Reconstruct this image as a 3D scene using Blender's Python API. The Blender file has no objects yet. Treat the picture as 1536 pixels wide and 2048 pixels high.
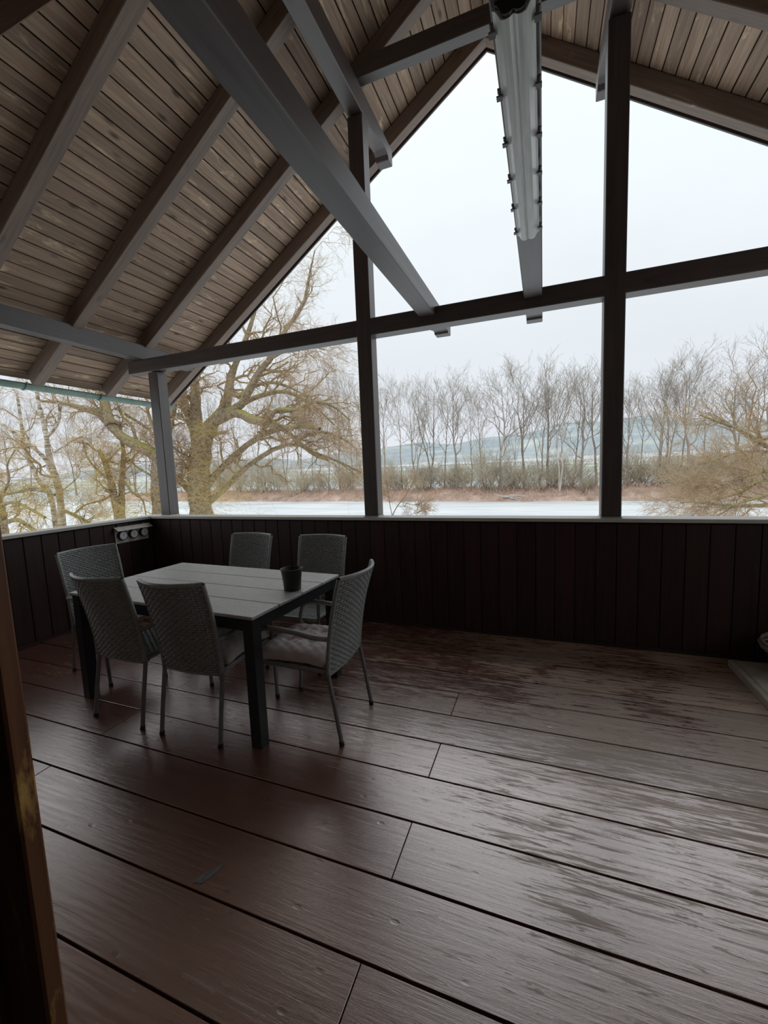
import bpy, bmesh, math
import numpy as np
from mathutils import Vector, Matrix

S = bpy.context.scene
COL = S.collection
rng = np.random.default_rng(7)

# ------------------------------------------------------------------ camera
EYE = Vector((0.0, 0.0, 1.53))
RT = Vector((0.9337, 0.3557, -0.0397)).normalized()
FW = Vector((-0.3579, 0.9279, -0.1046)).normalized()
UP = RT.cross(FW).normalized()
RT = FW.cross(UP).normalized()
FPX = 830.3
cd = bpy.data.cameras.new('camera')
cam = bpy.data.objects.new('camera', cd)
COL.objects.link(cam)
cd.sensor_fit = 'HORIZONTAL'
cd.sensor_width = 36.0
cd.lens = FPX / 1536.0 * 36.0
cd.clip_start = 0.02
cd.clip_end = 5000.0
M = Matrix((RT, UP, -FW)).transposed().to_4x4()
M.translation = EYE
cam.matrix_world = M
S.camera = cam

# ------------------------------------------------------------------ sky, exposure
S.view_settings.view_transform = 'Standard'
S.view_settings.look = 'None'
S.view_settings.exposure = 0.21
S.view_settings.gamma = 1.0
S.view_settings.use_curve_mapping = False

W = bpy.data.worlds.new('overcast')
S.world = W
W.use_nodes = True
nt = W.node_tree
nt.nodes.clear()
out = nt.nodes.new('ShaderNodeOutputWorld')
bg = nt.nodes.new('ShaderNodeBackground')
tc = nt.nodes.new('ShaderNodeTexCoord')
sep = nt.nodes.new('ShaderNodeSeparateXYZ')
rmp = nt.nodes.new('ShaderNodeValToRGB')
rmp.color_ramp.elements[0].position = 0.0
rmp.color_ramp.elements[0].color = (0.68, 0.71, 0.765, 1)
rmp.color_ramp.elements[1].position = 1.0
rmp.color_ramp.elements[1].color = (1.15, 1.24, 1.28, 1)
e = rmp.color_ramp.elements.new(0.22)
e.color = (0.70, 0.745, 0.79, 1)
e = rmp.color_ramp.elements.new(0.62)
e.color = (0.85, 0.92, 0.95, 1)
nz = nt.nodes.new('ShaderNodeTexNoise')
nz.inputs['Scale'].default_value = 3.0
nz.inputs['Detail'].default_value = 3.0
mp = nt.nodes.new('ShaderNodeMapping')
mp.inputs['Scale'].default_value = (1, 1, 2.6)
mul = nt.nodes.new('ShaderNodeMapRange')
mul.inputs['To Min'].default_value = 0.96
mul.inputs['To Max'].default_value = 1.07
mx = nt.nodes.new('ShaderNodeMix')
mx.data_type = 'RGBA'
mx.blend_type = 'MULTIPLY'
mx.inputs['Factor'].default_value = 1.0
L = nt.links.new
L(tc.outputs['Generated'], sep.inputs[0])
L(sep.outputs['Z'], rmp.inputs['Fac'])
L(tc.outputs['Generated'], mp.inputs['Vector'])
L(mp.outputs[0], nz.inputs['Vector'])
L(nz.outputs['Fac'], mul.inputs['Value'])
L(rmp.outputs['Color'], mx.inputs['A'])
L(mul.outputs[0], mx.inputs['B'])
L(mx.outputs['Result'], bg.inputs['Color'])
bg.inputs['Strength'].default_value = 0.97
L(bg.outputs[0], out.inputs['Surface'])


# ------------------------------------------------------------------ tagging helpers
def put(o, parent=None):
    COL.objects.link(o)
    if parent is not None:
        o.parent = parent
    return o


def thing(name, label, cat, loc=(0, 0, 0), rz=0.0, group=None):
    o = bpy.data.objects.new(name, None)
    o.empty_display_size = 0.1
    o.location = loc
    o.rotation_euler = (0, 0, rz)
    o['label'] = label
    o['category'] = cat
    if group:
        o['group'] = group
    return put(o)


def tag(o, label, cat, group=None):
    o['label'] = label
    o['category'] = cat
    if group:
        o['group'] = group
    return o


def struct(name, loc=(0, 0, 0)):
    o = bpy.data.objects.new(name, None)
    o.location = loc
    o['kind'] = 'structure'
    return put(o)


def copy_tree(o, parent=None):
    c = o.copy()
    COL.objects.link(c)
    if parent is not None:
        c.parent = parent
    for ch in list(o.children):
        copy_tree(ch, c)
    return c


def mesh_obj(name, me, mat=None, parent=None):
    o = bpy.data.objects.new(name, me)
    if mat is not None and len(me.materials) == 0:
        me.materials.append(mat)
    return put(o, parent)


def bm_obj(name, bm, mat, parent=None, smooth=False):
    me = bpy.data.meshes.new(name)
    bm.normal_update()
    bm.to_mesh(me)
    bm.free()
    if smooth:
        me.polygons.foreach_set('use_smooth', [True] * len(me.polygons))
    return mesh_obj(name, me, mat, parent)


# ------------------------------------------------------------------ materials
def new_mat(name):
    m = bpy.data.materials.new(name)
    m.use_nodes = True
    t = m.node_tree
    b = t.nodes['Principled BSDF']
    return m, t, b


def N(t, typ, **kw):
    n = t.nodes.new(typ)
    for k, v in kw.items():
        if k in n.inputs:
            n.inputs[k].default_value = v
        else:
            setattr(n, k, v)
    return n


def ramp(t, src, stops):
    r = t.nodes.new('ShaderNodeValToRGB')
    els = r.color_ramp.elements
    while len(els) < len(stops):
        els.new(0.5)
    for el, (p, c) in zip(els, stops):
        el.position = p
        el.color = (c if len(c) == 4 else (*c, 1)) if isinstance(c, tuple) else (c, c, c, 1)
    t.links.new(src, r.inputs['Fac'])
    return r.outputs['Color']


def mixc(t, f, a, b, mode='MIX'):
    m = t.nodes.new('ShaderNodeMix')
    m.data_type = 'RGBA'
    m.blend_type = mode
    for sock, v in (('Factor', f), ('A', a), ('B', b)):
        if hasattr(v, 'links'):
            t.links.new(v, m.inputs[sock])
        elif isinstance(v, tuple):
            m.inputs[sock].default_value = (*v, 1) if len(v) == 3 else v
        else:
            m.inputs[sock].default_value = v
    return m.outputs['Result']


def math_(t, op, a, b=0.0, clamp=False):
    m = t.nodes.new('ShaderNodeMath')
    m.operation = op
    m.use_clamp = clamp
    for i, v in enumerate((a, b)):
        if hasattr(v, 'links'):
            t.links.new(v, m.inputs[i])
        else:
            m.inputs[i].default_value = v
    return m.outputs[0]


def local_vec(t, scale, rnd=True):
    """object coordinates (long axis = x), shifted at random per object"""
    tcn = t.nodes.new('ShaderNodeTexCoord')
    v = tcn.outputs['Object']
    info = t.nodes.new('ShaderNodeObjectInfo')
    if rnd:
        add = t.nodes.new('ShaderNodeVectorMath')
        add.operation = 'MULTIPLY_ADD'
        comb = t.nodes.new('ShaderNodeCombineXYZ')
        for i in range(3):
            t.links.new(info.outputs['Random'], comb.inputs[i])
        t.links.new(comb.outputs[0], add.inputs[0])
        add.inputs[1].default_value = (37, 53, 71)
        t.links.new(v, add.inputs[2])
        v = add.outputs[0]
    mpn = t.nodes.new('ShaderNodeMapping')
    mpn.inputs['Scale'].default_value = scale
    t.links.new(v, mpn.inputs['Vector'])
    return mpn.outputs[0], v, info.outputs['Random']


def wood(name, dark, light, wear=None, wear_lo=0.6, rough=(0.4, 0.6), knots=0.0, bump=0.25,
         grain=(1.1, 22, 22), vary=0.35, spec=1.5):
    m, t, b = new_mat(name)
    vec, raw, rnd = local_vec(t, grain)
    n1 = N(t, 'ShaderNodeTexNoise', Scale=1.6, Detail=7.0, Roughness=0.62, Distortion=0.3)
    t.links.new(vec, n1.inputs['Vector'])
    c = ramp(t, n1.outputs['Fac'], [(0.3, dark), (0.72, light)])
    if knots:
        mk = t.nodes.new('ShaderNodeMapping')
        mk.inputs['Scale'].default_value = (2.6, 7.0, 7.0)
        t.links.new(raw, mk.inputs['Vector'])
        vo = N(t, 'ShaderNodeTexVoronoi', Scale=1.0)
        t.links.new(mk.outputs[0], vo.inputs['Vector'])
        kf = ramp(t, vo.outputs['Distance'], [(0.05, 1.0), (0.16, 0.0)])
        c = mixc(t, math_(t, 'MULTIPLY', kf, knots), c, tuple(x * 0.3 for x in dark))
    if wear is not None:
        mw = t.nodes.new('ShaderNodeMapping')
        mw.inputs['Scale'].default_value = (0.9, 3.4, 3.4)
        t.links.new(raw, mw.inputs['Vector'])
        n2 = N(t, 'ShaderNodeTexNoise', Scale=2.4, Detail=6.0, Roughness=0.7, Distortion=0.6)
        t.links.new(mw.outputs[0], n2.inputs['Vector'])
        wf = ramp(t, n2.outputs['Fac'], [(wear_lo, 0.0), (wear_lo + 0.12, 1.0)])
        c = mixc(t, wf, c, wear)
    hsv = N(t, 'ShaderNodeHueSaturation')
    val = N(t, 'ShaderNodeMapRange')
    val.inputs['To Min'].default_value = 1 - vary
    val.inputs['To Max'].default_value = 1 + vary
    t.links.new(rnd, val.inputs['Value'])
    t.links.new(val.outputs[0], hsv.inputs['Value'])
    t.links.new(c, hsv.inputs['Color'])
    t.links.new(hsv.outputs[0], b.inputs['Base Color'])
    r = N(t, 'ShaderNodeMapRange')
    r.inputs['To Min'].default_value = rough[0]
    r.inputs['To Max'].default_value = rough[1]
    t.links.new(n1.outputs['Fac'], r.inputs['Value'])
    t.links.new(r.outputs[0], b.inputs['Roughness'])
    b.inputs['Specular IOR Level'].default_value = 0.5
    b.inputs['IOR'].default_value = spec
    bp = N(t, 'ShaderNodeBump', Strength=bump, Distance=0.004)
    t.links.new(n1.outputs['Fac'], bp.inputs['Height'])
    t.links.new(bp.outputs[0], b.inputs['Normal'])
    return m


def plain(name, col, rough=0.5, metal=0.0, noise=0.15, scale=18.0, bump=0.0, spec=0.5, sheen=0.0):
    m, t, b = new_mat(name)
    tcn = t.nodes.new('ShaderNodeTexCoord')
    n1 = N(t, 'ShaderNodeTexNoise', Scale=scale, Detail=5.0, Roughness=0.6)
    t.links.new(tcn.outputs['Object'], n1.inputs['Vector'])
    c = ramp(t, n1.outputs['Fac'], [(0.3, tuple(x * (1 - noise) for x in col)), (0.7, tuple(min(1, x * (1 + noise)) for x in col))])
    t.links.new(c, b.inputs['Base Color'])
    b.inputs['Roughness'].default_value = rough
    b.inputs['Metallic'].default_value = metal
    b.inputs['Specular IOR Level'].default_value = spec
    if sheen:
        b.inputs['Sheen Weight'].default_value = sheen
    if bump:
        bp = N(t, 'ShaderNodeBump', Strength=bump, Distance=0.003)
        t.links.new(n1.outputs['Fac'], bp.inputs['Height'])
        t.links.new(bp.outputs[0], b.inputs['Normal'])
    return m


M_FRAME = wood('stained_timber', (0.054, 0.039, 0.036), (0.108, 0.081, 0.074), wear=(0.22, 0.18, 0.16), wear_lo=0.70,
               rough=(0.34, 0.52), knots=0.5, bump=0.2, vary=0.1, spec=1.8)
M_RAFTER = wood('rafter_timber', (0.13, 0.085, 0.06), (0.27, 0.185, 0.14), wear=(0.55, 0.43, 0.30), wear_lo=0.66,
                rough=(0.5, 0.7), knots=0.5, bump=0.2, vary=0.12, spec=1.8)
M_BOARD = wood('roof_board', (0.28, 0.183, 0.125), (0.54, 0.385, 0.28), wear=(0.88, 0.68, 0.44), wear_lo=0.575,
               rough=(0.5, 0.75), knots=0.9, bump=0.3, vary=0.22)
M_PANEL = wood('parapet_board', (0.030, 0.0115, 0.0115), (0.055, 0.022, 0.020), wear=(0.075, 0.04, 0.037), wear_lo=0.72,
               rough=(0.45, 0.65), knots=0.2, bump=0.15, vary=0.2)
M_DOOR = wood('door_timber', (0.12, 0.042, 0.016), (0.27, 0.105, 0.036), wear=(0.80, 0.48, 0.14), wear_lo=0.57,
              rough=(0.4, 0.6), knots=0.2, bump=0.3, vary=0.0)
M_DARK = plain('dark_roofing', (0.02, 0.017, 0.015), 0.8)
M_RAIL = wood('rail_cap_grey', (0.55, 0.53, 0.48), (0.78, 0.75, 0.69), rough=(0.4, 0.6), bump=0.1, vary=0.05)
M_PLASTER = plain('dark_plaster', (0.20, 0.15, 0.11), 0.8)
M_STEEL = plain('zinc_steel', (0.55, 0.55, 0.55), 0.4, metal=0.8)


def floor_material():
    m, t, b = new_mat('varnished_floorboard')
    vec, raw, rnd = local_vec(t, (1.3, 26, 26))
    geo = t.nodes.new('ShaderNodeNewGeometry')
    n1 = N(t, 'ShaderNodeTexNoise', Scale=1.5, Detail=8.0, Roughness=0.65, Distortion=0.4)
    t.links.new(vec, n1.inputs['Vector'])
    base = ramp(t, n1.outputs['Fac'], [(0.3, (0.15, 0.050, 0.032)), (0.7, (0.25, 0.10, 0.066))])
    # worn, bare wood in streaks along the grain
    mw = t.nodes.new('ShaderNodeMapping')
    mw.inputs['Scale'].default_value = (2.8, 34, 34)
    t.links.new(raw, mw.inputs['Vector'])
    n2 = N(t, 'ShaderNodeTexNoise', Scale=1.6, Detail=8.0, Roughness=0.72, Distortion=0.8)
    t.links.new(mw.outputs[0], n2.inputs['Vector'])
    n3 = N(t, 'ShaderNodeTexNoise', Scale=1.1, Detail=2.0)
    t.links.new(geo.outputs['Position'], n3.inputs['Vector'])
    # traffic wear: more of it on the open right half of the deck
    sx = t.nodes.new('ShaderNodeSeparateXYZ')
    t.links.new(geo.outputs['Position'], sx.inputs[0])
    side = N(t, 'ShaderNodeMapRange')
    side.inputs['From Min'].default_value = -1.8
    side.inputs['From Max'].default_value = 0.3
    side.inputs['To Min'].default_value = -0.13
    side.inputs['To Max'].default_value = 0.05
    t.links.new(sx.outputs['X'], side.inputs['Value'])
    far = N(t, 'ShaderNodeMapRange')
    far.inputs['From Min'].default_value = 1.3
    far.inputs['From Max'].default_value = 2.3
    far.inputs['To Min'].default_value = -0.05
    far.inputs['To Max'].default_value = 0.07
    t.links.new(sx.outputs['Y'], far.inputs['Value'])
    s = math_(t, 'ADD', n2.outputs['Fac'], side.outputs[0])
    s = math_(t, 'ADD', s, far.outputs[0])
    s = math_(t, 'ADD', s, math_(t, 'MULTIPLY', math_(t, 'SUBTRACT', n3.outputs['Fac'], 0.5), 0.45))
    wear = ramp(t, s, [(0.53, 0.0), (0.62, 1.0)])
    worn = ramp(t, n1.outputs['Fac'], [(0.3, (0.26, 0.175, 0.13)), (0.7, (0.52, 0.38, 0.28))])
    c = mixc(t, wear, base, worn)
    # dents and nail marks
    vo = N(t, 'ShaderNodeTexVoronoi', Scale=9.0, Randomness=1.0)
    md = t.nodes.new('ShaderNodeMapping')
    md.inputs['Scale'].default_value = (0.6, 1.2, 1.0)
    t.links.new(raw, md.inputs['Vector'])
    t.links.new(md.outputs[0], vo.inputs['Vector'])
    dent = ramp(t, vo.outputs['Distance'], [(0.05, 1.0), (0.10, 0.0)])
    c = mixc(t, math_(t, 'MULTIPLY', dent, 0.6), c, (0.03, 0.018, 0.014))
    hsv = N(t, 'ShaderNodeHueSaturation')
    val = N(t, 'ShaderNodeMapRange')
    val.inputs['To Min'].default_value = 0.8
    val.inputs['To Max'].default_value = 1.2
    t.links.new(rnd, val.inputs['Value'])
    t.links.new(val.outputs[0], hsv.inputs['Value'])
    t.links.new(c, hsv.inputs['Color'])
    t.links.new(hsv.outputs[0], b.inputs['Base Color'])
    rr = N(t, 'ShaderNodeMapRange')
    rr.inputs['To Min'].default_value = 0.23
    rr.inputs['To Max'].default_value = 0.55
    t.links.new(wear, rr.inputs['Value'])
    t.links.new(rr.outputs[0], b.inputs['Roughness'])
    b.inputs['IOR'].default_value = 4.6
    b.inputs['Specular Tint'].default_value = (1.0, 0.90, 0.87, 1)
    cw = N(t, 'ShaderNodeMapRange')
    cw.inputs['To Min'].default_value = 0.5
    cw.inputs['To Max'].default_value = 0.25
    t.links.new(wear, cw.inputs['Value'])
    t.links.new(cw.outputs[0], b.inputs['Specular IOR Level'])
    h = math_(t, 'SUBTRACT', math_(t, 'ADD', math_(t, 'MULTIPLY', n1.outputs['Fac'], 0.5), math_(t, 'MULTIPLY', n2.outputs['Fac'], 0.6)), math_(t, 'MULTIPLY', dent, 0.4))
    bp = N(t, 'ShaderNodeBump', Strength=0.3, Distance=0.005)
    t.links.new(h, bp.inputs['Height'])
    t.links.new(bp.outputs[0], b.inputs['Normal'])
    return m


M_FLOOR = floor_material()

# ------------------------------------------------------------------ geometry helpers
BOXES = {}


def box_mesh(lx, ly, lz, bev, mat, name):
    """box from x 0..lx, centred in y, z 0..lz; shared between alike pieces"""
    key = (round(lx, 4), round(ly, 4), round(lz, 4), bev, mat.name)
    if key in BOXES:
        return BOXES[key]
    bm = bmesh.new()
    bmesh.ops.create_cube(bm, size=1.0)
    for v in bm.verts:
        v.co = Vector(((v.co.x + .5) * lx, v.co.y * ly, (v.co.z + .5) * lz))
    if bev:
        bmesh.ops.bevel(bm, geom=bm.edges[:], offset=bev, segments=1, affect='EDGES')
    me = bpy.data.meshes.new(name)
    bm.to_mesh(me)
    bm.free()
    me.materials.append(mat)
    BOXES[key] = me
    return me


def frame_matrix(a, xdir, zhint):
    x = Vector(xdir).normalized()
    z = Vector(zhint)
    y = z.cross(x).normalized()
    z = x.cross(y).normalized()
    m = Matrix((x, y, z)).transposed().to_4x4()
    m.translation = Vector(a)
    return m


def bar(name, a, b, w, h, mat, parent=None, zhint=(0, 0, 1), bev=0.006):
    """timber whose underside centre line runs a -> b; w across, h along zhint"""
    a = Vector(a)
    b = Vector(b)
    me = box_mesh((b - a).length, w, h, bev, mat, name)
    o = bpy.data.objects.new(name, me)
    put(o, parent)
    m = frame_matrix(a, b - a, zhint)
    o.matrix_local = m
    return o


def profile_bar(name, prof, w, mat, loc, xdir, parent=None):
    """side profile (x along xdir, z up) extruded w across"""
    bm = bmesh.new()
    vs = [[bm.verts.new((x, s * w / 2, z)) for x, z in prof] for s in (-1, 1)]
    n = len(prof)
    bm.faces.new(vs[0])
    bm.faces.new(vs[1][::-1])
    for i in range(n):
        j = (i + 1) % n
        bm.faces.new((vs[0][j], vs[0][i], vs[1][i], vs[1][j]))
    bmesh.ops.recalc_face_normals(bm, faces=bm.faces[:])
    bmesh.ops.bevel(bm, geom=[ed for ed in bm.edges if ed.calc_face_angle(0) > 0.7], offset=0.005, segments=1, affect='EDGES')
    o = bm_obj(name, bm, mat, parent)
    o.matrix_local = frame_matrix(loc, xdir, (0, 0, 1))
    return o


def lathe(bm, prof, seg=24, at=(0, 0, 0)):
    at = Vector(at)
    rings = []
    for r, z in prof:
        rings.append([bm.verts.new(at + Vector((r * math.cos(2 * math.pi * i / seg), r * math.sin(2 * math.pi * i / seg), z))) for i in range(seg)])
    for q in range(len(rings) - 1):
        for i in range(seg):
            j = (i + 1) % seg
            bm.faces.new((rings[q][i], rings[q][j], rings[q + 1][j], rings[q + 1][i]))
    for ring, flip in ((rings[0], True), (rings[-1], False)):
        if (ring[0].co - ring[seg // 2].co).length > 1e-4:
            bm.faces.new(ring[::-1] if flip else ring)
    return rings


class MB:
    """numpy mesh collector: batches of tubes"""

    def __init__(self):
        self.v, self.f, self.n = [], [], 0

    def tubes(self, P, R, sides=3):
        P = np.asarray(P, float)
        R = np.asarray(R, float)
        if P.ndim == 2:
            P, R = P[None], R[None]
        K, m, _ = P.shape
        if K == 0:
            return
        T = np.gradient(P, axis=1)
        T /= np.linalg.norm(T, axis=2, keepdims=True) + 1e-9
        ref = np.zeros_like(T)
        mean = T.mean(axis=1)
        vert = np.abs(mean[:, 2]) > 0.75
        ref[vert] = (1, 0, 0)
        ref[~vert] = (0, 0, 1)
        A = np.cross(T, ref)
        A /= np.linalg.norm(A, axis=2, keepdims=True) + 1e-9
        B = np.cross(T, A)
        ang = np.arange(sides) * 2 * math.pi / sides
        V = P[:, :, None, :] + R[:, :, None, None] * (A[:, :, None, :] * np.cos(ang)[None, None, :, None] + B[:, :, None, :] * np.sin(ang)[None, None, :, None])
        base = self.n + (np.arange(K) * m * sides)[:, None, None] + (np.arange(m - 1) * sides)[None, :, None]
        i = np.arange(sides)[None, None, :]
        j = (i + 1) % sides
        F = np.stack([base + i, base + j, base + sides + j, base + sides + i], axis=-1).reshape(-1, 4)
        self.v.append(V.reshape(-1, 3))
        self.f.append(F)
        self.n += K * m * sides

    def mesh(self, name, smooth=True):
        V = np.concatenate(self.v)
        F = np.concatenate(self.f)
        me = bpy.data.meshes.new(name)
        me.vertices.add(len(V))
        me.vertices.foreach_set('co', V.ravel())
        me.loops.add(F.size)
        me.loops.foreach_set('vertex_index', F.ravel().astype(np.int32))
        me.polygons.add(len(F))
        me.polygons.foreach_set('loop_start', np.arange(0, F.size, 4, dtype=np.int32))
        if smooth:
            me.polygons.foreach_set('use_smooth', np.ones(len(F), dtype=bool))
        me.update(calc_edges=True)
        me.validate()
        return me


def smooth_path(pts, m):
    """resample a control polyline with a Catmull-Rom spline to m points"""
    p = np.asarray(pts, float)
    p = np.vstack([2 * p[0] - p[1], p, 2 * p[-1] - p[-2]])
    k = len(p) - 3
    o = []
    for u in np.linspace(0, k - 1e-6, m):
        i = int(u)
        f = u - i
        a, b_, c, d = p[i:i + 4]
        o.append(0.5 * (2 * b_ + (c - a) * f + (2 * a - 5 * b_ + 4 * c - d) * f * f + (3 * b_ - a - 3 * c + d) * f ** 3))
    return np.array(o)


# ------------------------------------------------------------------ dimensions of the veranda (metres)
XL, XR = -4.50, 3.46          # inner faces of the side parapets
XC = -0.53                    # ridge
YF = 3.71                     # inner face of the gable parapet
YH = 0.38                     # outer face of the house wall behind
RAIL = 1.063
SL = 0.669                    # roof slope
CB = 1 / math.sqrt(1 + SL * SL)


def zroof(x, off=0.0):        # underside of the rafters
    return 5.648 - SL * abs(x - XC) + off


# ------------------------------------------------------------------ floor
floor = struct('floor')
sub = bar('subfloor', (XL - .12, (0.2 + YF + .1) / 2, -0.16), (XR + .12, (0.2 + YF + .1) / 2, -0.16), YF + 0.1 - 0.2 + .6, 0.109, M_DARK, floor, bev=0)
row0, pitch = 0.752 - 3 * 0.2713, 0.2713
k = 0
y = row0
while y < YF - 0.01:
    wdt = min(pitch, YF - y) - 0.009
    if wdt > 0.03:
        joints = [XL, -0.53, 1.43, XR] if (k - 3) % 2 == 0 else [XL, -2.49, 0.98 + 0.9, XR]
        for a, b in zip(joints[:-1], joints[1:]):
            p = bar('plank', (a + .002, y + 0.0045 + wdt / 2, -0.05 + rng.uniform(-.0012, .0012)), (b - .002, y + 0.0045 + wdt / 2, -0.05), wdt, 0.05, M_FLOOR, floor, bev=0.0014)
    y += pitch
    k += 1

# ------------------------------------------------------------------ parapets
def parapet(name, a, b, inward, n):
    """boards from a to b (floor points of the inner face), inward = unit vector into the veranda"""
    a, b, inward = Vector(a), Vector(b), Vector(inward)
    w = struct(name)
    d = (b - a).normalized()
    Lw = (b - a).length
    ctr = -inward * 0.05
    bar('backing', a + ctr - inward * .018 - d * .1 + Vector((0, 0, -.05)), b + ctr - inward * .018 + d * .1 + Vector((0, 0, -.05)), 0.06, RAIL + .018, M_PANEL, w, bev=0)
    pw = Lw / n
    for i in range(n):
        o = bpy.data.objects.new('board', box_mesh(RAIL - 0.055, pw - 0.006, 0.022, 0.003, M_PANEL, 'board'))
        put(o, w)
        # local x up, y along wall, z inward
        y_ = inward.cross(Vector((0, 0, 1))).normalized()
        m = frame_matrix(a + d * (i + .5) * pw - inward * 0.024 + Vector((0, 0, 0.012)) + inward * float(rng.uniform(-.0015, .0015)), (0, 0, 1), inward)
        o.matrix_local = m
    sk = bar('skirting', a + inward * 0.005, b + inward * 0.005, 0.012, 0.022, M_PANEL, w, bev=0.002)
    return w


wf = parapet('wall_front', (XL, YF, 0), (XR, YF, 0), (0, -1, 0), 52)
wl = parapet('wall_left', (XL, YH, 0), (XL, YF, 0), (1, 0, 0), 22)
wr = parapet('wall_right', (XR, YF, 0), (XR, YH, 0), (-1, 0, 0), 22)
bar('rail_cap', (XL - .16, YF + 0.06, RAIL - 0.03), (XR + .16, YF + 0.06, RAIL - 0.03), 0.19, 0.03, M_RAIL, wf, bev=0.003)
bar('rail_cap', (XL - 0.06, YH, RAIL - 0.03), (XL - 0.06, YF - .036, RAIL - 0.03), 0.19, 0.03, M_RAIL, wl, bev=0.003)
bar('rail_cap', (XR + 0.06, YH, RAIL - 0.03), (XR + 0.06, YF - .036, RAIL - 0.03), 0.19, 0.03, M_RAIL, wr, bev=0.003)

# ------------------------------------------------------------------ house wall behind the camera, with the doorway
DX0, DX1, DZ = -0.775, 0.78, 2.085
wb = struct('wall_back')
bar('render', (XL - .3, YH - .14, 0), (DX0 - .12, YH - .14, 0), 0.24, 3.0, M_PLASTER, wb, bev=0)
bar('render', (DX1 + .12, YH - .14, 0), (XR + .3, YH - .14, 0), 0.24, 3.0, M_PLASTER, wb, bev=0)
bar('render', (DX0 - .12, YH - .14, DZ + .12), (DX1 + .12, YH - .14, DZ + .12), 0.24, 3.0 - DZ - .12, M_PLASTER, wb, bev=0)
bm = bmesh.new()
pts = [(XL - .3, 3.0), (XR + .3, 3.0), (XC, zroof(XC) + .12)]
fr = [[bm.verts.new((x, yy, z)) for x, z in pts] for yy in (YH - .26, YH - .02)]
bm.faces.new(fr[0])
bm.faces.new(fr[1][::-1])
for i in range(3):
    bm.faces.new((fr[0][i], fr[0][(i + 1) % 3], fr[1][(i + 1) % 3], fr[1][i]))
bmesh.ops.recalc_face_normals(bm, faces=bm.faces[:])
bm_obj('gable', bm, M_PLASTER, wb)
# the room the picture is taken from
bar('room_floor', (-2.2, -1.6, -.06), (2.2, -1.6, -.06), 3.3, 0.05, M_PLASTER, wb, bev=0)
bar('room_ceiling', (-2.2, -1.6, 2.6), (2.2, -1.6, 2.6), 3.44, 0.05, M_PLASTER, wb, bev=0)
for a, b in (((-2.2, -3.2, 0), (2.2, -3.2, 0)), ((-2.2, -3.2, 0), (-2.2, .1, 0)), ((2.2, -3.2, 0), (2.2, .1, 0))):
    bar('room_wall', a, b, 0.06, 2.6, M_PLASTER, wb, bev=0)

door = struct('door_1')
bar('jamb', (DX0 - .06, YH - .015, 0.0), (DX0 - .06, YH - .015, DZ + .12), 0.03, 0.12, M_DOOR, door, zhint=(1, 0, 0), bev=0.004).matrix_local = frame_matrix((DX0 - .12, YH - .015, 0), (0, 0, 1), (1, 0, 0))
bar('jamb', (DX1, YH - .015, 0.0), (DX1, YH - .015, DZ + .12), 0.03, 0.12, M_DOOR, door, zhint=(1, 0, 0), bev=0.004).matrix_local = frame_matrix((DX1, YH - .015, 0), (0, 0, 1), (1, 0, 0))
bar('head', (DX0, YH - .015, DZ), (DX1, YH - .015, DZ), 0.03, 0.12, M_DOOR, door, bev=0.004)

# ------------------------------------------------------------------ roof: boards, rafters
ceil = struct('ceiling')
YR0, YR1 = YH - 0.02, 4.755
XE = 4.66                      # horizontal run of each slope from ridge to eave
slope_len = XE / CB
nb = 47
bw = slope_len / nb
for s in (-1, 1):
    nrm = Vector((s * SL, 0, 1)).normalized()
    dwn = Vector((s, 0, -SL)).normalized()
    top = Vector((XC, 0, zroof(XC))) + nrm * 0.155 - dwn * (bw * .9)
    for i in range(nb + 1):
        c = top + dwn * ((i + .5) * bw)
        o = bpy.data.objects.new('board', box_mesh(YR1 - YR0, bw - 0.010, 0.02, 0.0035, M_BOARD, 'board'))
        put(o, ceil)
        o.matrix_local = frame_matrix(Vector((c.x, YR0, c.z)) + nrm * float(rng.uniform(0, .002)), (0, 1, 0), nrm)
    # battens and tiles above close the roof
    o = bpy.data.objects.new('roof_deck', box_mesh(YR1 - YR0, slope_len + .2, 0.07, 0, M_DARK, 'roof_deck'))
    put(o, ceil)
    c = top + dwn * (slope_len / 2 + .04) + nrm * 0.0235
    o.matrix_local = frame_matrix(Vector((c.x, YR0, c.z)), (0, 1, 0), nrm)

RAFT = [(0.49, 'nearest the house wall'), (1.31, 'second from the house wall'), (2.13, 'third in from the gable edge'), (2.95, 'second in from the gable edge'),
        (3.77, 'directly above the gable posts'), (4.60, 'at the outer gable edge')]
for s, sd in ((-1, 'left'), (1, 'right')):
    nrm = Vector((s * SL, 0, 1)).normalized()
    for yy, wh in RAFT:
        last = yy > 4.5
        a = Vector((XC - s * 0.09, yy + .055 + s * .0008, zroof(XC) + SL * .09))
        run = 4.60
        b = Vector((XC + s * run, yy + .055 + s * .0008, zroof(XC + s * run)))
        if s > 0:
            a, b = b, a
        o = bar('rafter', a, b, 0.11, 0.152, M_RAFTER, None, zhint=nrm, bev=0.005)
        tag(o, 'brown rafter of the %s roof slope, %s' % (sd, wh), 'rafter', 'rafters of the %s slope' % sd)
    a = Vector((XC - s * .1, 4.769 + s * .0008, zroof(XC) + SL * .1 + .012))
    b = Vector((XC + s * 4.62, 4.769 + s * .0008, zroof(XC + s * 4.62) + .012))
    o = bar('verge_board', a, b, 0.022, 0.15, M_FRAME, None, zhint=nrm, bev=0.003)
    tag(o, 'thin dark verge board along the %s gable edge of the roof' % sd, 'board')

# ------------------------------------------------------------------ gable frame
ZT0, ZT1 = 2.765, 2.915


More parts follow.
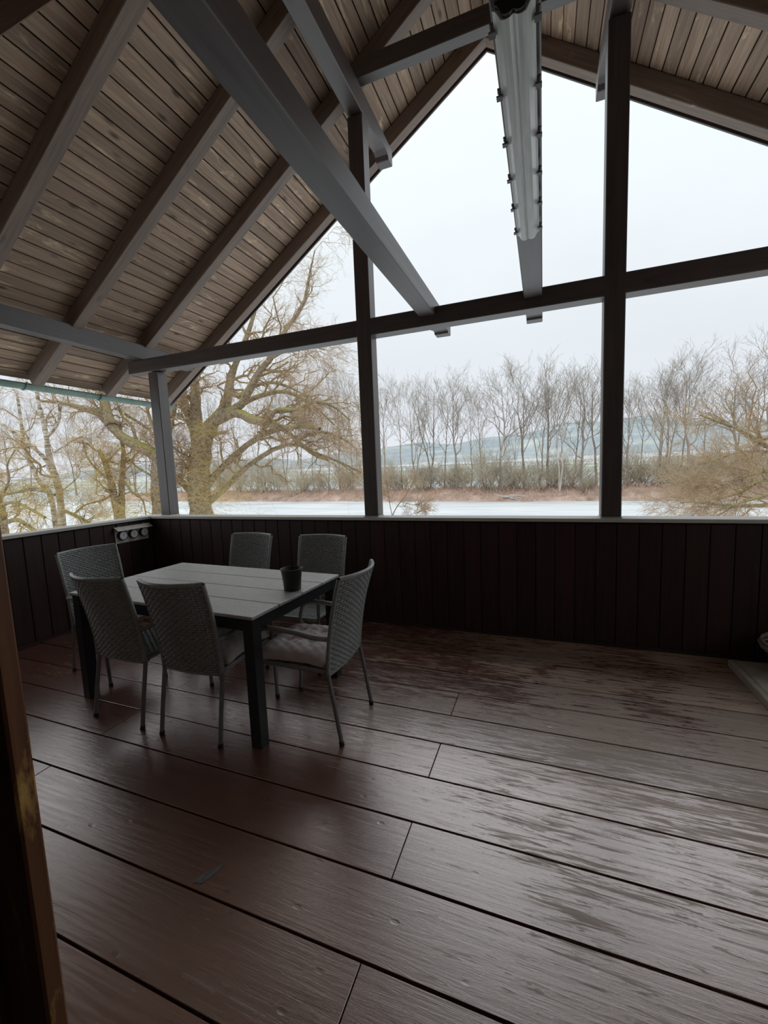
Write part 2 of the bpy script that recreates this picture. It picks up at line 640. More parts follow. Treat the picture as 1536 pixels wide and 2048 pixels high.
def post(x0, x1, z0, z1, label, y0=YF):
    t = thing('post', label, 'post', ((x0 + x1) / 2, y0 + .07, z0))
    o = bar('shaft', (0, 0, 0.025), (0, 0, z1 - z0), 0.14, x1 - x0, M_FRAME, t)
    o.matrix_local = frame_matrix((-(x1 - x0) / 2, 0, 0.012), (0, 0, 1), (1, 0, 0))
    bar('post_base', (-(x1 - x0) / 2 - .004, 0, 0), ((x1 - x0) / 2 + .004, 0, 0), 0.148, 0.012, M_STEEL, t, bev=0.001)
    return t


post(-1.635, -1.492, RAIL, 4.665, 'dark timber gable post rising left of centre to the left purlin')
post(0.434, 0.579, RAIL, 4.665, 'dark timber gable post right of centre rising to the right purlin')
post(-4.325, -4.185, RAIL, ZT0, 'short dark corner post at the left end of the front railing')
post(3.125, 3.265, RAIL, ZT0, 'short dark corner post at the right end of the front railing')

tie = profile_bar('tie_beam', [(0, 0), (8.22, 0), (8.22, .15), (0, .15)], 0.14, M_FRAME, (-4.64, YF + .072, ZT0), (1, 0, 0))
tag(tie, 'long dark tie beam spanning the whole open gable above the railing', 'beam')

# joists running back from the tie beam to the house, ends stepped
def joist(x, label):
    y1 = 4.37
    yl = y1 - (YH - .1)
    prof = [(0, 0), (yl - .26, 0), (yl - .25, .012), (yl - .13, .02), (yl - .12, .0), (yl - 0.01, -.0), (yl, .012), (yl, .145), (0, .145)]
    o = profile_bar('joist', prof, 0.14, M_FRAME, (x, YH - .1, 2.84), (0, 1, 0))
    return tag(o, label, 'beam')


joist(-0.95, 'dark joist over the table, running from house wall to tie beam')
joist(-0.076, 'dark joist carrying the fluorescent light fitting')


def purlin(x, label):
    y1 = 4.53
    yl = y1 - (YH - .1)
    h = 0.20
    prof = [(0, 0), (yl - .62, 0)]
    for q in range(7):
        u = q / 6
        prof.append((yl - .60 + .40 * u, .085 * math.sin(u * math.pi / 2) ** 1.5 + 0.004))
    prof += [(yl - .15, .070), (yl - .12, .035), (yl - .01, .035), (yl, .045), (yl, h), (0, h)]
    o = profile_bar('purlin', prof, 0.14, M_FRAME, (x, YH - .1, 4.665), (0, 1, 0))
    return tag(o, label, 'beam')


purlin(-1.563, 'purlin under the left roof slope, its carved end above the left gable post')
purlin(0.507, 'purlin under the right roof slope, its carved end above the right gable post')
col = profile_bar('collar_beam', [(0, 0), (2.2, 0), (2.09, .15), (0.11, .15)], 0.10, M_FRAME, (XC - 1.1, YF + .05, 4.935), (1, 0, 0))
tag(col, 'dark collar beam tying the rafters above the left gable post', 'beam')


def plate(x, sd, sg):
    y1 = 4.5
    yl = y1 - (YH - .1)
    prof = [(0, 0), (yl - .5, 0)]
    for q in range(5):
        u = q / 4
        prof.append((yl - .45 + .3 * u, .05 * math.sin(u * math.pi / 2)))
    prof += [(yl - .1, .03), (yl, .03), (yl, .17), (0, .17)]
    o = profile_bar('wall_plate', prof, 0.14, M_FRAME, (x, YH - .1, 2.915), (0, 1, 0))
    return tag(o, 'grey-brown eaves plate lying along the %s edge under the rafters' % sd, 'beam')


plate(-4.47, 'left', -1)
plate(3.41, 'right', 1)

# moss and leaf litter on top of the tie beam
M_MOSS = plain('moss', (0.16, 0.17, 0.06), 0.9, noise=0.5, scale=60)
bm = bmesh.new()
for i in range(420):
    x = -4.0 + 3.3 * rng.random() ** 1.2
    yy = YF + .005 + .05 * rng.random()
    h = .006 + .016 * rng.random()
    w = .008 + .02 * rng.random()
    vs = [bm.verts.new((x + dx * w, yy + dy * .012, ZT1 - .003)) for dx, dy in ((-1, -1), (1, -1), (1, 1), (-1, 1))]
    tp = bm.verts.new((x + float(rng.normal(0, .006)), yy, ZT1 + h))
    for q in range(4):
        bm.faces.new((vs[q], vs[(q + 1) % 4], tp))
mo = bm_obj('moss', bm, M_MOSS, tie)
mo.matrix_parent_inverse = tie.matrix_local.inverted()
mo['kind'] = 'stuff'

# ------------------------------------------------------------------ gutters
M_GUT = plain('green_zinc', (0.19, 0.28, 0.235), 0.45, metal=0.2, noise=0.2, scale=8)


def gutter(s, sd):
    gx = XC + s * 4.72
    gz = zroof(XC + s * 4.72) + .105
    t = thing('gutter', 'green half-round metal gutter along the %s eave' % sd, 'gutter', (gx, YR0, gz))
    bm = bmesh.new()
    R0, R1, n = 0.062, 0.058, 12
    rows = []
    for yy in (0.0, YR1 - YR0 + .1):
        r = []
        for i in range(n + 1):
            a = math.pi + math.pi * i / n
            r.append((bm.verts.new((R0 * math.cos(a), yy, R0 * math.sin(a))), bm.verts.new((R1 * math.cos(a), yy, R1 * math.sin(a)))))
        rows.append(r)
    for i in range(n):
        bm.faces.new((rows[0][i][0], rows[0][i + 1][0], rows[1][i + 1][0], rows[1][i][0]))
        bm.faces.new((rows[0][i + 1][1], rows[0][i][1], rows[1][i][1], rows[1][i + 1][1]))
        for q in (0, 1):
            bm.faces.new((rows[q][i][0], rows[q][i][1], rows[q][i + 1][1], rows[q][i + 1][0]))
    for i in (0, n):
        bm.faces.new((rows[0][i][0], rows[1][i][0], rows[1][i][1], rows[0][i][1]))
    bmesh.ops.recalc_face_normals(bm, faces=bm.faces[:])
    bm_obj('trough', bm, M_GUT, t, smooth=True)
    for yy, _ in RAFT:
        mb = MB()
        a = np.linspace(math.pi * .9, 2.05 * math.pi, 12)
        mb.tubes(np.stack([.067 * np.cos(a), 0 * a + yy - YR0 - .02, .067 * np.sin(a)], -1), np.full(12, .008), 5)
        mesh_obj('bracket', mb.mesh('bracket'), M_GUT, t)


gutter(-1, 'left')
gutter(1, 'right')

# ------------------------------------------------------------------ fluorescent light under the joist
M_DIFF = None


def diffuser_mat():
    m, t, b = new_mat('aged_prismatic_plastic')
    tcn = t.nodes.new('ShaderNodeTexCoord')
    n1 = N(t, 'ShaderNodeTexNoise', Scale=9.0, Detail=5.0)
    mpn = t.nodes.new('ShaderNodeMapping')
    mpn.inputs['Scale'].default_value = (6, 0.8, 1)
    t.links.new(tcn.outputs['Object'], mpn.inputs['Vector'])
    t.links.new(mpn.outputs[0], n1.inputs['Vector'])
    c = ramp(t, n1.outputs['Fac'], [(0.3, (0.66, 0.70, 0.67)), (0.7, (0.84, 0.87, 0.84))])
    t.links.new(c, b.inputs['Base Color'])
    b.inputs['Roughness'].default_value = 0.28
    b.inputs['IOR'].default_value = 1.6
    return m


M_DIFF = diffuser_mat()
M_LAMPB = plain('lamp_housing', (0.36, 0.38, 0.37), 0.45, noise=0.2)
M_CLIP = plain('lamp_clip', (0.20, 0.20, 0.19), 0.35, noise=0.2)
lamp = thing('fluorescent_light', 'long grey damp-proof fluorescent light fitting mounted under the middle joist', 'light', (-0.078, 1.355, 2.84))
LL = 1.27


def extrude_y(name, prof, y0, y1, mat, parent, rounded_end=0.0, smooth=True, closed=True):
    bm = bmesh.new()
    stations = [(y0, 1.0), (y1 - .02, 1.0), (y1 - .006, .93), (y1, .8)] if rounded_end else [(y0, 1.0), (y1, 1.0)]
    rows = []
    for yy, sc in stations:
        rows.append([bm.verts.new((x * sc, yy, z * (sc if rounded_end else 1))) for x, z in prof])
    n = len(prof)
    for a, b in zip(rows[:-1], rows[1:]):
        for i in range(n):
            j = (i + 1) % n
            bm.faces.new((a[i], a[j], b[j], b[i]))
    bm.faces.new(rows[0][::-1])
    bm.faces.new(rows[-1])
    bmesh.ops.recalc_face_normals(bm, faces=bm.faces[:])
    return bm_obj(name, bm, mat, parent)


extrude_y('housing', [(-.052, -.034), (.052, -.034), (.046, -.002), (-.046, -.002)], 0.005, LL - .005, M_LAMPB, lamp)
prof = [(-.058, -.030), (-.058, -.040), (-.050, -.044)]
for q in range(9):
    u = q / 8
    x = -.046 + .092 * u
    lobe = abs(math.sin(u * 2 * math.pi)) ** .55
    prof.append((x, -.050 - .024 * (0.66 + .34 * lobe) * (1 - (abs(u - .5) * 2) ** 8)))
prof += [(.050, -.044), (.058, -.040), (.058, -.030)]
extrude_y('diffuser', prof, 0.0, LL, M_DIFF, lamp, rounded_end=1)
M_CAPD = plain('lamp_end_dark', (0.03, 0.03, 0.03), 0.5)
extrude_y('end_cap', [(x * .86, z * .96) for x, z in prof], -0.012, 0.001, M_CAPD, lamp)
clip0 = None
for sx in (-1, 1):
    for q in range(6):
        yy = .06 + q * (LL - .12) / 5
        if clip0 is None:
            bm = bmesh.new()
            for dx, dz, lx, lz in ((0, -.036, .012, .022), (.003, -.047, .02, .006), (.002, -.024, .016, .006)):
                r = bmesh.ops.create_cube(bm, size=1)
                for v in r['verts']:
                    v.co = Vector((v.co.x * lx + dx, v.co.y * .02, v.co.z * lz + dz))
            clip0 = bm_obj('clip', bm, M_CLIP, lamp)
            o = clip0
        else:
            o = clip0.copy()
            COL.objects.link(o)
            o.parent = lamp
        o.location = (sx * .061, yy, 0)
        o.rotation_euler = (0, 0, 0 if sx > 0 else math.pi)

# ------------------------------------------------------------------ table
M_TOP = plain('grey_composite', (0.50, 0.50, 0.485), 0.42, noise=0.12, scale=30, bump=0.08)
M_LEGT = plain('black_powder_coat', (0.016, 0.018, 0.022), 0.5, noise=0.1)
M_TOP.node_tree.nodes['Principled BSDF'].inputs['IOR'].default_value = 2.2
TA = math.radians(-2.8)
table = thing('dining_table', 'grey slatted composite table with square black metal legs', 'table', (-2.232, 2.248, 0), TA)
TLn, TW, TH = 1.605, 0.935, 0.765
sw = TW / 4
for i in range(4):
    bar('tabletop_board', (-TLn / 2, -TW / 2 + (i + .5) * sw, TH - .018), (TLn / 2, -TW / 2 + (i + .5) * sw, TH - .018), sw - .006, .018, M_TOP, table, bev=0.002)
lg = 0.07
for sx in (-1, 1):
    for sy in (-1, 1):
        o = bar('leg', (0, 0, 0), (0, 0, TH - .018), lg, lg, M_LEGT, table, bev=0.003)
        o.matrix_local = frame_matrix((sx * (TLn / 2 - .012 - lg / 2) - lg / 2, sy * (TW / 2 - .012 - lg / 2), 0), (0, 0, 1), (1, 0, 0))
for sy in (-1, 1):
    bar('apron', (-TLn / 2 + .082, sy * (TW / 2 - .03), TH - .09), (TLn / 2 - .082, sy * (TW / 2 - .03), TH - .09), .03, .072, M_LEGT, table, bev=0.002)
for sx in (-1, 1):
    bar('apron', (sx * (TLn / 2 - .03), -TW / 2 + .082, TH - .09), (sx * (TLn / 2 - .03), TW / 2 - .082, TH - .09), .03, .072, M_LEGT, table, bev=0.002)

# ------------------------------------------------------------------ plant pot on the table
M_POT = plain('dark_grey_ceramic', (0.028, 0.028, 0.029), 0.45, noise=0.1)
bm = bmesh.new()
lathe(bm, [(0.0005, .004), (.048, .004), (.052, 0), (.055, .004), (.059, .06), (.067, .125), (.072, .139), (.0725, .142), (.069, .143), (.066, .139), (.058, .08), (.053, .02), (0.0005, .02)], 40)
bmesh.ops.recalc_face_normals(bm, faces=bm.faces[:])
pot = bm_obj('plant_pot', bm, M_POT, None, smooth=True)
pot.location = (-1.532, 2.255, TH)
tag(pot, 'empty dark grey tapered pot standing near the right end of the table', 'pot')

# ------------------------------------------------------------------ wicker armchairs
M_WICK = plain('grey_wicker', (0.30, 0.315, 0.31), 0.32, noise=0.2, spec=0.8, scale=40)
M_TUBE = plain('grey_metal_tube', (0.22, 0.23, 0.23), 0.42, noise=0.12)
M_FOOT = plain('black_plastic_foot', (0.015, 0.015, 0.015), 0.6)
HB, HT = 0.212, 0.224          # half width of the back, bottom and top
ZB0, ZB1 = 0.395, 0.955


def back_point(u, z):
    """u -1..1 across, z height -> point of the back surface (chair faces +y, rear feet at y=0)"""
    f = (z - ZB0) / (ZB1 - ZB0)
    hw = HB + (HT - HB) * f
    y = 0.068 - 0.050 * f - 0.064 * f * f
    sag = (0.020 + 0.050 * f) * (1 - u * u)
    return (u * hw, y - sag + (0.006 * f), z)


def woven(mb, pfun, nrm, u0, u1, v0, v1, nrows, nst, th, amp):
    """nrows flat strands running along u, going over and under nst stakes"""
    P, R = [], []
    npt = nst * 2 + 1
    us = np.linspace(u0, u1, npt)
    for r in range(nrows):
        v = v0 + (v1 - v0) * (r + .5) / nrows
        row = []
        for q, u in enumerate(us):
            p = np.array(pfun(u, v))
            ph = (q + (r % 2) * 2) % 4
            off = (0, amp, 0, -amp)[ph]
            row.append(p + nrm * off)
        P.append(row)
        R.append([th] * npt)
    mb.tubes(np.array(P), np.array(R), 4)


def tube_obj(name, pts, r, mat, parent, m=16, sides=8, cap=True):
    mb = MB()
    p = smooth_path(pts, m)
    rr = np.full(m, r)
    if cap:
        p = np.vstack([p[0], p, p[-1]])
        rr = np.concatenate([[1e-4], rr, [1e-4]])
        p[0] = p[1] - (p[2] - p[1]) / np.linalg.norm(p[2] - p[1]) * 1e-4
        p[-1] = p[-2] + (p[-2] - p[-3]) / np.linalg.norm(p[-2] - p[-3]) * 1e-4
    mb.tubes(p, rr, sides)
    return mesh_obj(name, mb.mesh(name), mat, parent)


def seat_point(u, v):
    # v 0 (rear) .. 1 (front)
    hw = 0.200 + 0.014 * v
    return (u * hw, 0.075 + 0.455 * v, 0.42 + 0.012 * v - 0.012 * (1 - u * u) * (1 - (2 * v - 1) ** 2))


def make_chair(label):
    t = thing('wicker_armchair', label, 'chair', group='grey wicker armchairs around the table')
    mb = MB()
    woven(mb, back_point, np.array([0, 1.0, 0]), -0.97, 0.97, ZB0, ZB1 - .006, 37, 19, 0.0084, 0.0052)
    # stakes behind the strands
    for i in range(19):
        u = -0.97 + 1.94 * (i + .5) / 19
        zz = np.linspace(ZB0 + .004, ZB1 - .01, 14)
        mb.tubes(np.array([back_point(u, z) for z in zz]), np.full(14, .0075), 4)
    b = mesh_obj('backrest', mb.mesh('backrest'), M_WICK, t)
    b['label'] = 'woven grey wicker back'
    # rim wound around the frame
    mb = MB()
    zz = np.linspace(ZB0, ZB1, 26)
    for s in (-1, 1):
        p = np.array([back_point(s, z) for z in zz])
        mb.tubes(p, .0125 + .0012 * (np.arange(26) % 2), 8)
    uu = np.linspace(-1, 1, 40)
    mb.tubes(np.array([back_point(u, ZB1) for u in uu]), .0115 + .0012 * (np.arange(40) % 2), 8)
    mb.tubes(np.array([back_point(u, ZB0) for u in uu]), np.full(40, .009), 6)
    mesh_obj('back_rim', mb.mesh('back_rim'), M_WICK, t)
    mb = MB()
    woven(mb, seat_point, np.array([0, 0, 1.0]), -0.98, 0.98, 0.0, 1.0, 28, 15, 0.0084, 0.0048)
    for i in range(13):
        u = -0.98 + 1.96 * (i + .5) / 13
        vv = np.linspace(0, 1, 10)
        mb.tubes(np.array([seat_point(u, v) for v in vv]), np.full(10, .005), 4)
    mesh_obj('seat', mb.mesh('seat'), M_WICK, t)
    mb = MB()
    loop = [seat_point(-1, v) for v in np.linspace(0, 1, 8)] + [seat_point(u, 1) for u in np.linspace(-1, 1, 10)[1:-1]] + [seat_point(1, v) for v in np.linspace(1, 0, 8)]
    loop = [(x, y_, z - .008) for x, y_, z in loop]
    mb.tubes(np.array(loop), .014 + .001 * (np.arange(len(loop)) % 2), 8)
    mesh_obj('seat_rim', mb.mesh('seat_rim'), M_WICK, t)
    for s in (-1, 1):
        bp = back_point(s, ZB0 + .02)
        leg = tube_obj('leg', [(s * .214, 0.0, 0.006), (s * .213, .030, .20), (bp[0], bp[1], bp[2]), back_point(s, .48)], .0125, M_TUBE, t)
        f = tube_obj('foot_cap', [(s * .214, -.001, 0.0), (s * .214, 0.004, .02)], .0145, M_FOOT, leg, m=3)
        # front leg that bends back into the arm
        a0 = back_point(s, .615)
        leg = tube_obj('leg', [(s * .232, .545, .006), (s * .236, .53, .30), (s * .238, .518, .52), (s * .238, .50, .595)], .0125, M_TUBE, t)
        f = tube_obj('foot_cap', [(s * .232, .546, 0.0), (s * .232, .545, .02)], .0145, M_FOOT, leg, m=3)
        pts = [(s * .238, .505, .585), (s * .239, .475, .632), (s * .242, .40, .648), (s * .246, .25, .640), (s * .243, .12, .622), (a0[0], a0[1] + .005, .612)]
        mb = MB()
        p = smooth_path(pts, 44)
        mb.tubes(p, .0150 + .0014 * (np.arange(44) % 2), 8)
        mesh_obj('armrest', mb.mesh('armrest'), M_WICK, t)
    tube_obj('cross_bar', [(-.215, .085, .405), (0, .085, .403), (.215, .085, .405)], .010, M_TUBE, t, m=5)
    return t


CH = [  # x, y of the rear foot line centre, facing angle (0 = +y), label
    (-2.505, 1.69, math.radians(-1), 'left of the two near grey wicker armchairs, its bare back to the camera'),
    (-1.915, 1.692, math.radians(2), 'right of the two near grey wicker armchairs, seen from behind, cushion on its seat'),
    (-1.05, 2.14, math.radians(90), 'grey wicker armchair at the right end of the table, side on, with thick cushion'),
    (-2.57, 3.13, math.radians(179), 'left of the two far grey wicker armchairs, back against the front parapet'),
    (-1.81, 3.13, math.radians(181), 'right of the two far grey wicker armchairs, facing us behind the pot'),
    (-3.52, 2.30, math.radians(-97), 'grey wicker armchair at the left end of the table under the weather gauges'),
]
proto = None
chairs = []
for x, yy, a, lab in CH:
    if proto is None:
        proto = make_chair(lab)
        o = proto
    else:
        o = copy_tree(proto)
        o['label'] = lab
    o.location = (x, yy, 0)
    o.rotation_euler = (0, 0, a)
    chairs.append(o)

# cushions
M_CUSH = plain('greyish_pink_cotton', (0.80, 0.715, 0.715), 0.85, noise=0.10, scale=25, bump=0.15, sheen=0.2)


def cushion_mesh():
    bm = bmesh.new()
    n = 44
    hw = 0.232
    btn = [(-.075, -.075), (.075, -.075), (-.075, .075), (.075, .075)]
    g = {}
    for side in (1, -1):
        for i in range(n + 1):
            for j in range(n + 1):
                u, v = 2 * i / n - 1, 2 * j / n - 1
                edge = (i in (0, n)) or (j in (0, n))
                if side == -1 and edge:
                    g[(side, i, j)] = g[(1, i, j)]
                    continue
                # pointed corners: edges bow inward between corners
                bow = 1 - 0.055 * (1 - v * v)
                bow2 = 1 - 0.055 * (1 - u * u)
                x, y_ = u * hw * bow, v * hw * bow2
                puff = ((1 - u ** 4) * (1 - v ** 4)) ** .42
                z = .068 * puff
                for bx, by in btn:
                    d = math.hypot(x - bx, y_ - by)
                    z -= .040 * math.exp(-(d / .026) ** 2) * (1 if side == 1 else .5)
                    # creases running out from each button
                    an = math.atan2(y_ - by, x - bx)
                    z -= .007 * math.exp(-((d - .05) / .05) ** 2) * max(0, math.cos(4 * an)) ** 3
                z += .0045 * math.sin(23 * u + 3 * v) * math.sin(19 * v - 2 * u) * puff
                droop = -.020 * max(0, (abs(u) * abs(v)) - .5) * 2
                g[(side, i, j)] = bm.verts.new((x, y_, side * z * (1 if side == 1 else .5) + .03 + droop))
        for i in range(n):
            for j in range(n):
                q = [g[(side, i, j)], g[(side, i + 1, j)], g[(side, i + 1, j + 1)], g[(side, i, j + 1)]]
                bm.faces.new(q if side == 1 else q[::-1])
    me = bpy.data.meshes.new('cushion')
    bm.normal_update()
    bm.to_mesh(me)
    bm.free()
    me.polygons.foreach_set('use_smooth', [True] * len(me.polygons))
    me.materials.append(M_CUSH)
    return me


cm = cushion_mesh()
M_BTN = plain('cushion_button', (0.30, 0.25, 0.25), 0.8)
bm = bmesh.new()
lathe(bm, [(.0003, -.002), (.011, -.002), (.012, .002), (.008, .006), (.0003, .007)], 14)
bmesh.ops.recalc_face_normals(bm, faces=bm.faces[:])
btn_me = bm_obj('button', bm, M_BTN, None, smooth=True)
btn_mesh = btn_me.data
bpy.data.objects.remove(btn_me)
for idx, lab, roll in ((1, 'greyish pink seat cushion, mostly hidden behind the near right chair back', 0.0),
                       (2, 'greyish pink tufted seat cushion on the chair at the table right end', 0.05)):
    c = chairs[idx]
    fwd = Vector((-math.sin(c.rotation_euler.z), math.cos(c.rotation_euler.z), 0))
    t = thing('seat_cushion', lab, 'cushion', Vector(c.location) + fwd * 0.325 + Vector((0, 0, .432)), c.rotation_euler.z + roll, 'tufted seat cushions on the wicker chairs')
    mesh_obj('pad', cm, None, t)
    for bx in (-.075, .075):
        for by in (-.075, .075):
            o = mesh_obj('button', btn_mesh, None, t)
            o.location = (bx, by, .055)

# ------------------------------------------------------------------ weather station on the left parapet
M_ALU = plain('brushed_aluminium', (0.80, 0.77, 0.72), 0.42, metal=0.0, noise=0.12, scale=25)
M_DIAL = plain('dial_face', (0.88, 0.90, 0.92), 0.35, noise=0.03)
M_BLK = plain('black_bezel', (0.015, 0.014, 0.014), 0.35)
ws = thing('weather_station', 'aluminium plate with three round dials hung on the left parapet', 'weather gauge', (XL + .004, 3.435, 0.80))
bar('plate', (0, -.21, 0), (0, .21, 0), 0.004, 0.145, M_ALU, ws, bev=0.001)
bm = bmesh.new()
prof = [(0, .185), (.01, .188), (.075, .148), (.073, .144), (.01, .182), (0, .18)]
rows = [[bm.verts.new((x, yy, z)) for x, z in prof] for yy in (-.222, .222)]
for i in range(len(prof)):
    j = (i + 1) % len(prof)
    bm.faces.new((rows[0][i], rows[0][j], rows[1][j], rows[1][i]))
bm.faces.new(rows[0])
bm.faces.new(rows[1][::-1])
bmesh.ops.recalc_face_normals(bm, faces=bm.faces[:])
bm_obj('hood', bm, M_ALU, ws)
bar('back_strip', (0, -.21, .14), (0, .21, .14), 0.004, 0.046, M_ALU, ws, bev=0.001)
for q, yy in enumerate((-.135, 0.0, .135)):
    bm = bmesh.new()
    lathe(bm, [(.052, 0), (.055, .006), (.055, .034), (.052, .040), (.047, .040), (.046, .035), (.0004, .035)], 28)
    bmesh.ops.recalc_face_normals(bm, faces=bm.faces[:])
    dial = bm_obj('dial_case', bm, M_BLK, ws, smooth=False)
    dial.matrix_local = Matrix.Translation((.002, yy, .088)) @ Matrix.Rotation(math.pi / 2, 4, 'Y')
    bm = bmesh.new()
    lathe(bm, [(.0455, .0352), (.0455, .0372), (.0004, .0374)], 28)
    bm_obj('dial_face', bm, M_DIAL, dial)
    # scale ticks and hands
    mb = MB()
    for k_ in range(11):
        a = math.radians(-130 + 26 * k_)
        mb.tubes([(-.034 * math.cos(a), .034 * math.sin(a), .0376), (-.041 * math.cos(a), .041 * math.sin(a), .0376)], [.0009, .0009], 4)
    mesh_obj('scale_marks', mb.mesh('scale_marks', False), M_BLK, dial)
    mb = MB()
    a = math.radians((15, -60, 5)[q])
    mb.tubes([(.010 * math.cos(a), -.010 * math.sin(a), .0385), (-.030 * math.cos(a), .030 * math.sin(a), .0385)], [.0022, .0008], 4)
    mesh_obj('hand', mb.mesh('hand', False), M_BLK, dial)
for yy in (-.16, .16):
    bm = bmesh.new()
    lathe(bm, [(.0003, 0), (.007, 0), (.006, .004), (.0003, .005)], 10)
    o = bm_obj('screw', bm, M_STEEL, ws)
    o.matrix_local = Matrix.Translation((.003, yy, .190)) @ Matrix.Rotation(math.pi / 2, 4, 'Y')

# ------------------------------------------------------------------ stone slab and wire basket at the right
M_STONE = plain('grey_stone_slab', (0.48, 0.44, 0.37), 0.75, noise=0.25, scale=7, bump=0.3)
sl = thing('stone_slab', 'grey-beige stone slab lying on the floor at the right parapet foot', 'slab', (1.27, 2.55, 0))
bar('slab_body', (.025, .51, 0), (1.40, .51, 0), 1.02, .05, M_STONE, sl, bev=0.006)
bar('edge_strip', (.0, .0, 0), (.0, 1.02, 0), .036, .052, M_STONE, sl, bev=0.004).location.x = 0.004
M_BASK = plain('dark_iron', (0.02, 0.024, 0.03), 0.5)
M_WIRE = plain('rim_wicker', (0.30, 0.26, 0.20), 0.6, noise=0.3)
bk = thing('planter_bowl', 'dark round iron bowl with wound rim rings on the stone slab', 'bowl', (1.64, 3.462, 0.05))
bm = bmesh.new()
lathe(bm, [(.0005, .0), (.10, .0), (.15, .03), (.20, .09), (.225, .15), (.218, .15), (.19, .09), (.14, .04), (.0005, .02)], 36)
bmesh.ops.recalc_face_normals(bm, faces=bm.faces[:])
bm_obj('bowl', bm, M_BASK, bk, smooth=True)
for rr, zz in ((.228, .152), (.236, .172), (.228, .192)):
    mb = MB()
    a = np.linspace(0, 2 * math.pi, 49)
    mb.tubes(np.stack([rr * np.cos(a), rr * np.sin(a), 0 * a + zz], -1), .0085 + .002 * (np.arange(49) % 2), 6)
    mesh_obj('rim_ring', mb.mesh('rim_ring'), M_WIRE, bk)

# paint-bare patch on the floor near the camera
M_PATCH = plain('bare_patch', (0.16, 0.17, 0.165), 0.5, noise=0.3, scale=40)
bm = bmesh.new()
ring = []
for i in range(16):
    a = 2 * math.pi * i / 16
    r = 1 + .18 * math.sin(3 * a + 1) + .1 * math.sin(5 * a)
    ring.append((r * .052 * math.cos(a), r * .017 * math.sin(a)))
lo = [bm.verts.new((x, y_, 0.0)) for x, y_ in ring]
hi = [bm.verts.new((x * .93, y_ * .93, 0.0009)) for x, y_ in ring]
for i in range(16):
    bm.faces.new((lo[i], lo[(i + 1) % 16], hi[(i + 1) % 16], hi[i]))
bm.faces.new(hi)
po = bm_obj('bare_patch', bm, M_PATCH, floor)
po.location = (-1.205, 1.085, 0.0012)
po.rotation_euler = (0, 0, math.radians(62))

# ================================================================== outdoors
LAKE_Z = -4.47


def at(px, py, Y):
    """world point seen at photo pixel (px, py), at distance Y along the veranda's axis"""
    d = FW + RT * ((px - 768) / FPX) + UP * ((1024 - py) / FPX)
    return np.array(EYE + d * (Y / d.y))


def lake_material():
    m, t, b = new_mat('snow_covered_ice')
    geo = t.nodes.new('ShaderNodeNewGeometry')
    mpn = t.nodes.new('ShaderNodeMapping')
    mpn.inputs['Scale'].default_value = (0.035, 0.16, 1)
    t.links.new(geo.outputs['Position'], mpn.inputs['Vector'])
    n1 = N(t, 'ShaderNodeTexNoise', Scale=1.0, Detail=6.0, Roughness=0.6, Distortion=1.2)
    t.links.new(mpn.outputs[0], n1.inputs['Vector'])
    c = ramp(t, n1.outputs['Fac'], [(0.30, (0.60, 0.65, 0.68)), (0.50, (0.82, 0.845, 0.86)), (0.62, (0.92, 0.925, 0.93))])
    t.links.new(c, b.inputs['Base Color'])
    b.inputs['Roughness'].default_value = 0.6
    return m


def strip_mesh(name, rows, mat, kind='structure', parent=None):
    """rows: list of polylines with equal point counts -> sheet"""
    n = len(rows[0])
    bm = bmesh.new()
    g = [[bm.verts.new(p) for p in r] for r in rows]
    for a, b in zip(g[:-1], g[1:]):
        for i in range(n - 1):
            bm.faces.new((a[i], a[i + 1], b[i + 1], b[i]))
    o = bm_obj(name, bm, mat, parent, smooth=True)
    if kind:
        o['kind'] = kind
    return o


M_LAKE = lake_material()
strip_mesh('lake', [[(-400, yy, LAKE_Z), (-100, yy, LAKE_Z), (0, yy, LAKE_Z), (100, yy, LAKE_Z), (400, yy, LAKE_Z)] for yy in (6, 20, 45, 100)], M_LAKE)
M_SHORE = plain('bounce_snow_shore', (0.74, 0.74, 0.73), 0.9, noise=0.16, scale=1.2)  # unseen shore, coloured snow-white to bounce light up under the roof
xs = np.linspace(-60, 60, 41)
strip_mesh('shore', [[(x, -30, -3.3) for x in xs], [(x, 4.5, -3.35) for x in xs], [(x, 7.5 + .5 * math.sin(x), -3.7) for x in xs], [(x, 9.5 + .8 * math.sin(x * .7), LAKE_Z - .1) for x in xs]], M_SHORE)


# far bank: Y of its water line as a function of x
def bank_y(x):
    return 67.6 + (0.10 * (-x - 6) if x < -6 else 0.02 * -x) + 0.35 * math.sin(x * .31) + .2 * math.sin(x * .83)


M_BANK = plain('bank_soil', (0.56, 0.41, 0.33), 0.95, noise=0.4, scale=0.6)
xs = np.linspace(-120, 90, 211)
rr = np.random.default_rng(3)
strip_mesh('far_bank', [[(x, bank_y(x) + d, LAKE_Z + h + (rr.normal(0, .12) if h > .1 else 0)) for x in xs] for d, h in ((0, -.1), (.7, .55), (1.8, 1.0), (4, 1.6), (9, 1.8), (12, 1.2), (16, -.2))], M_BANK)
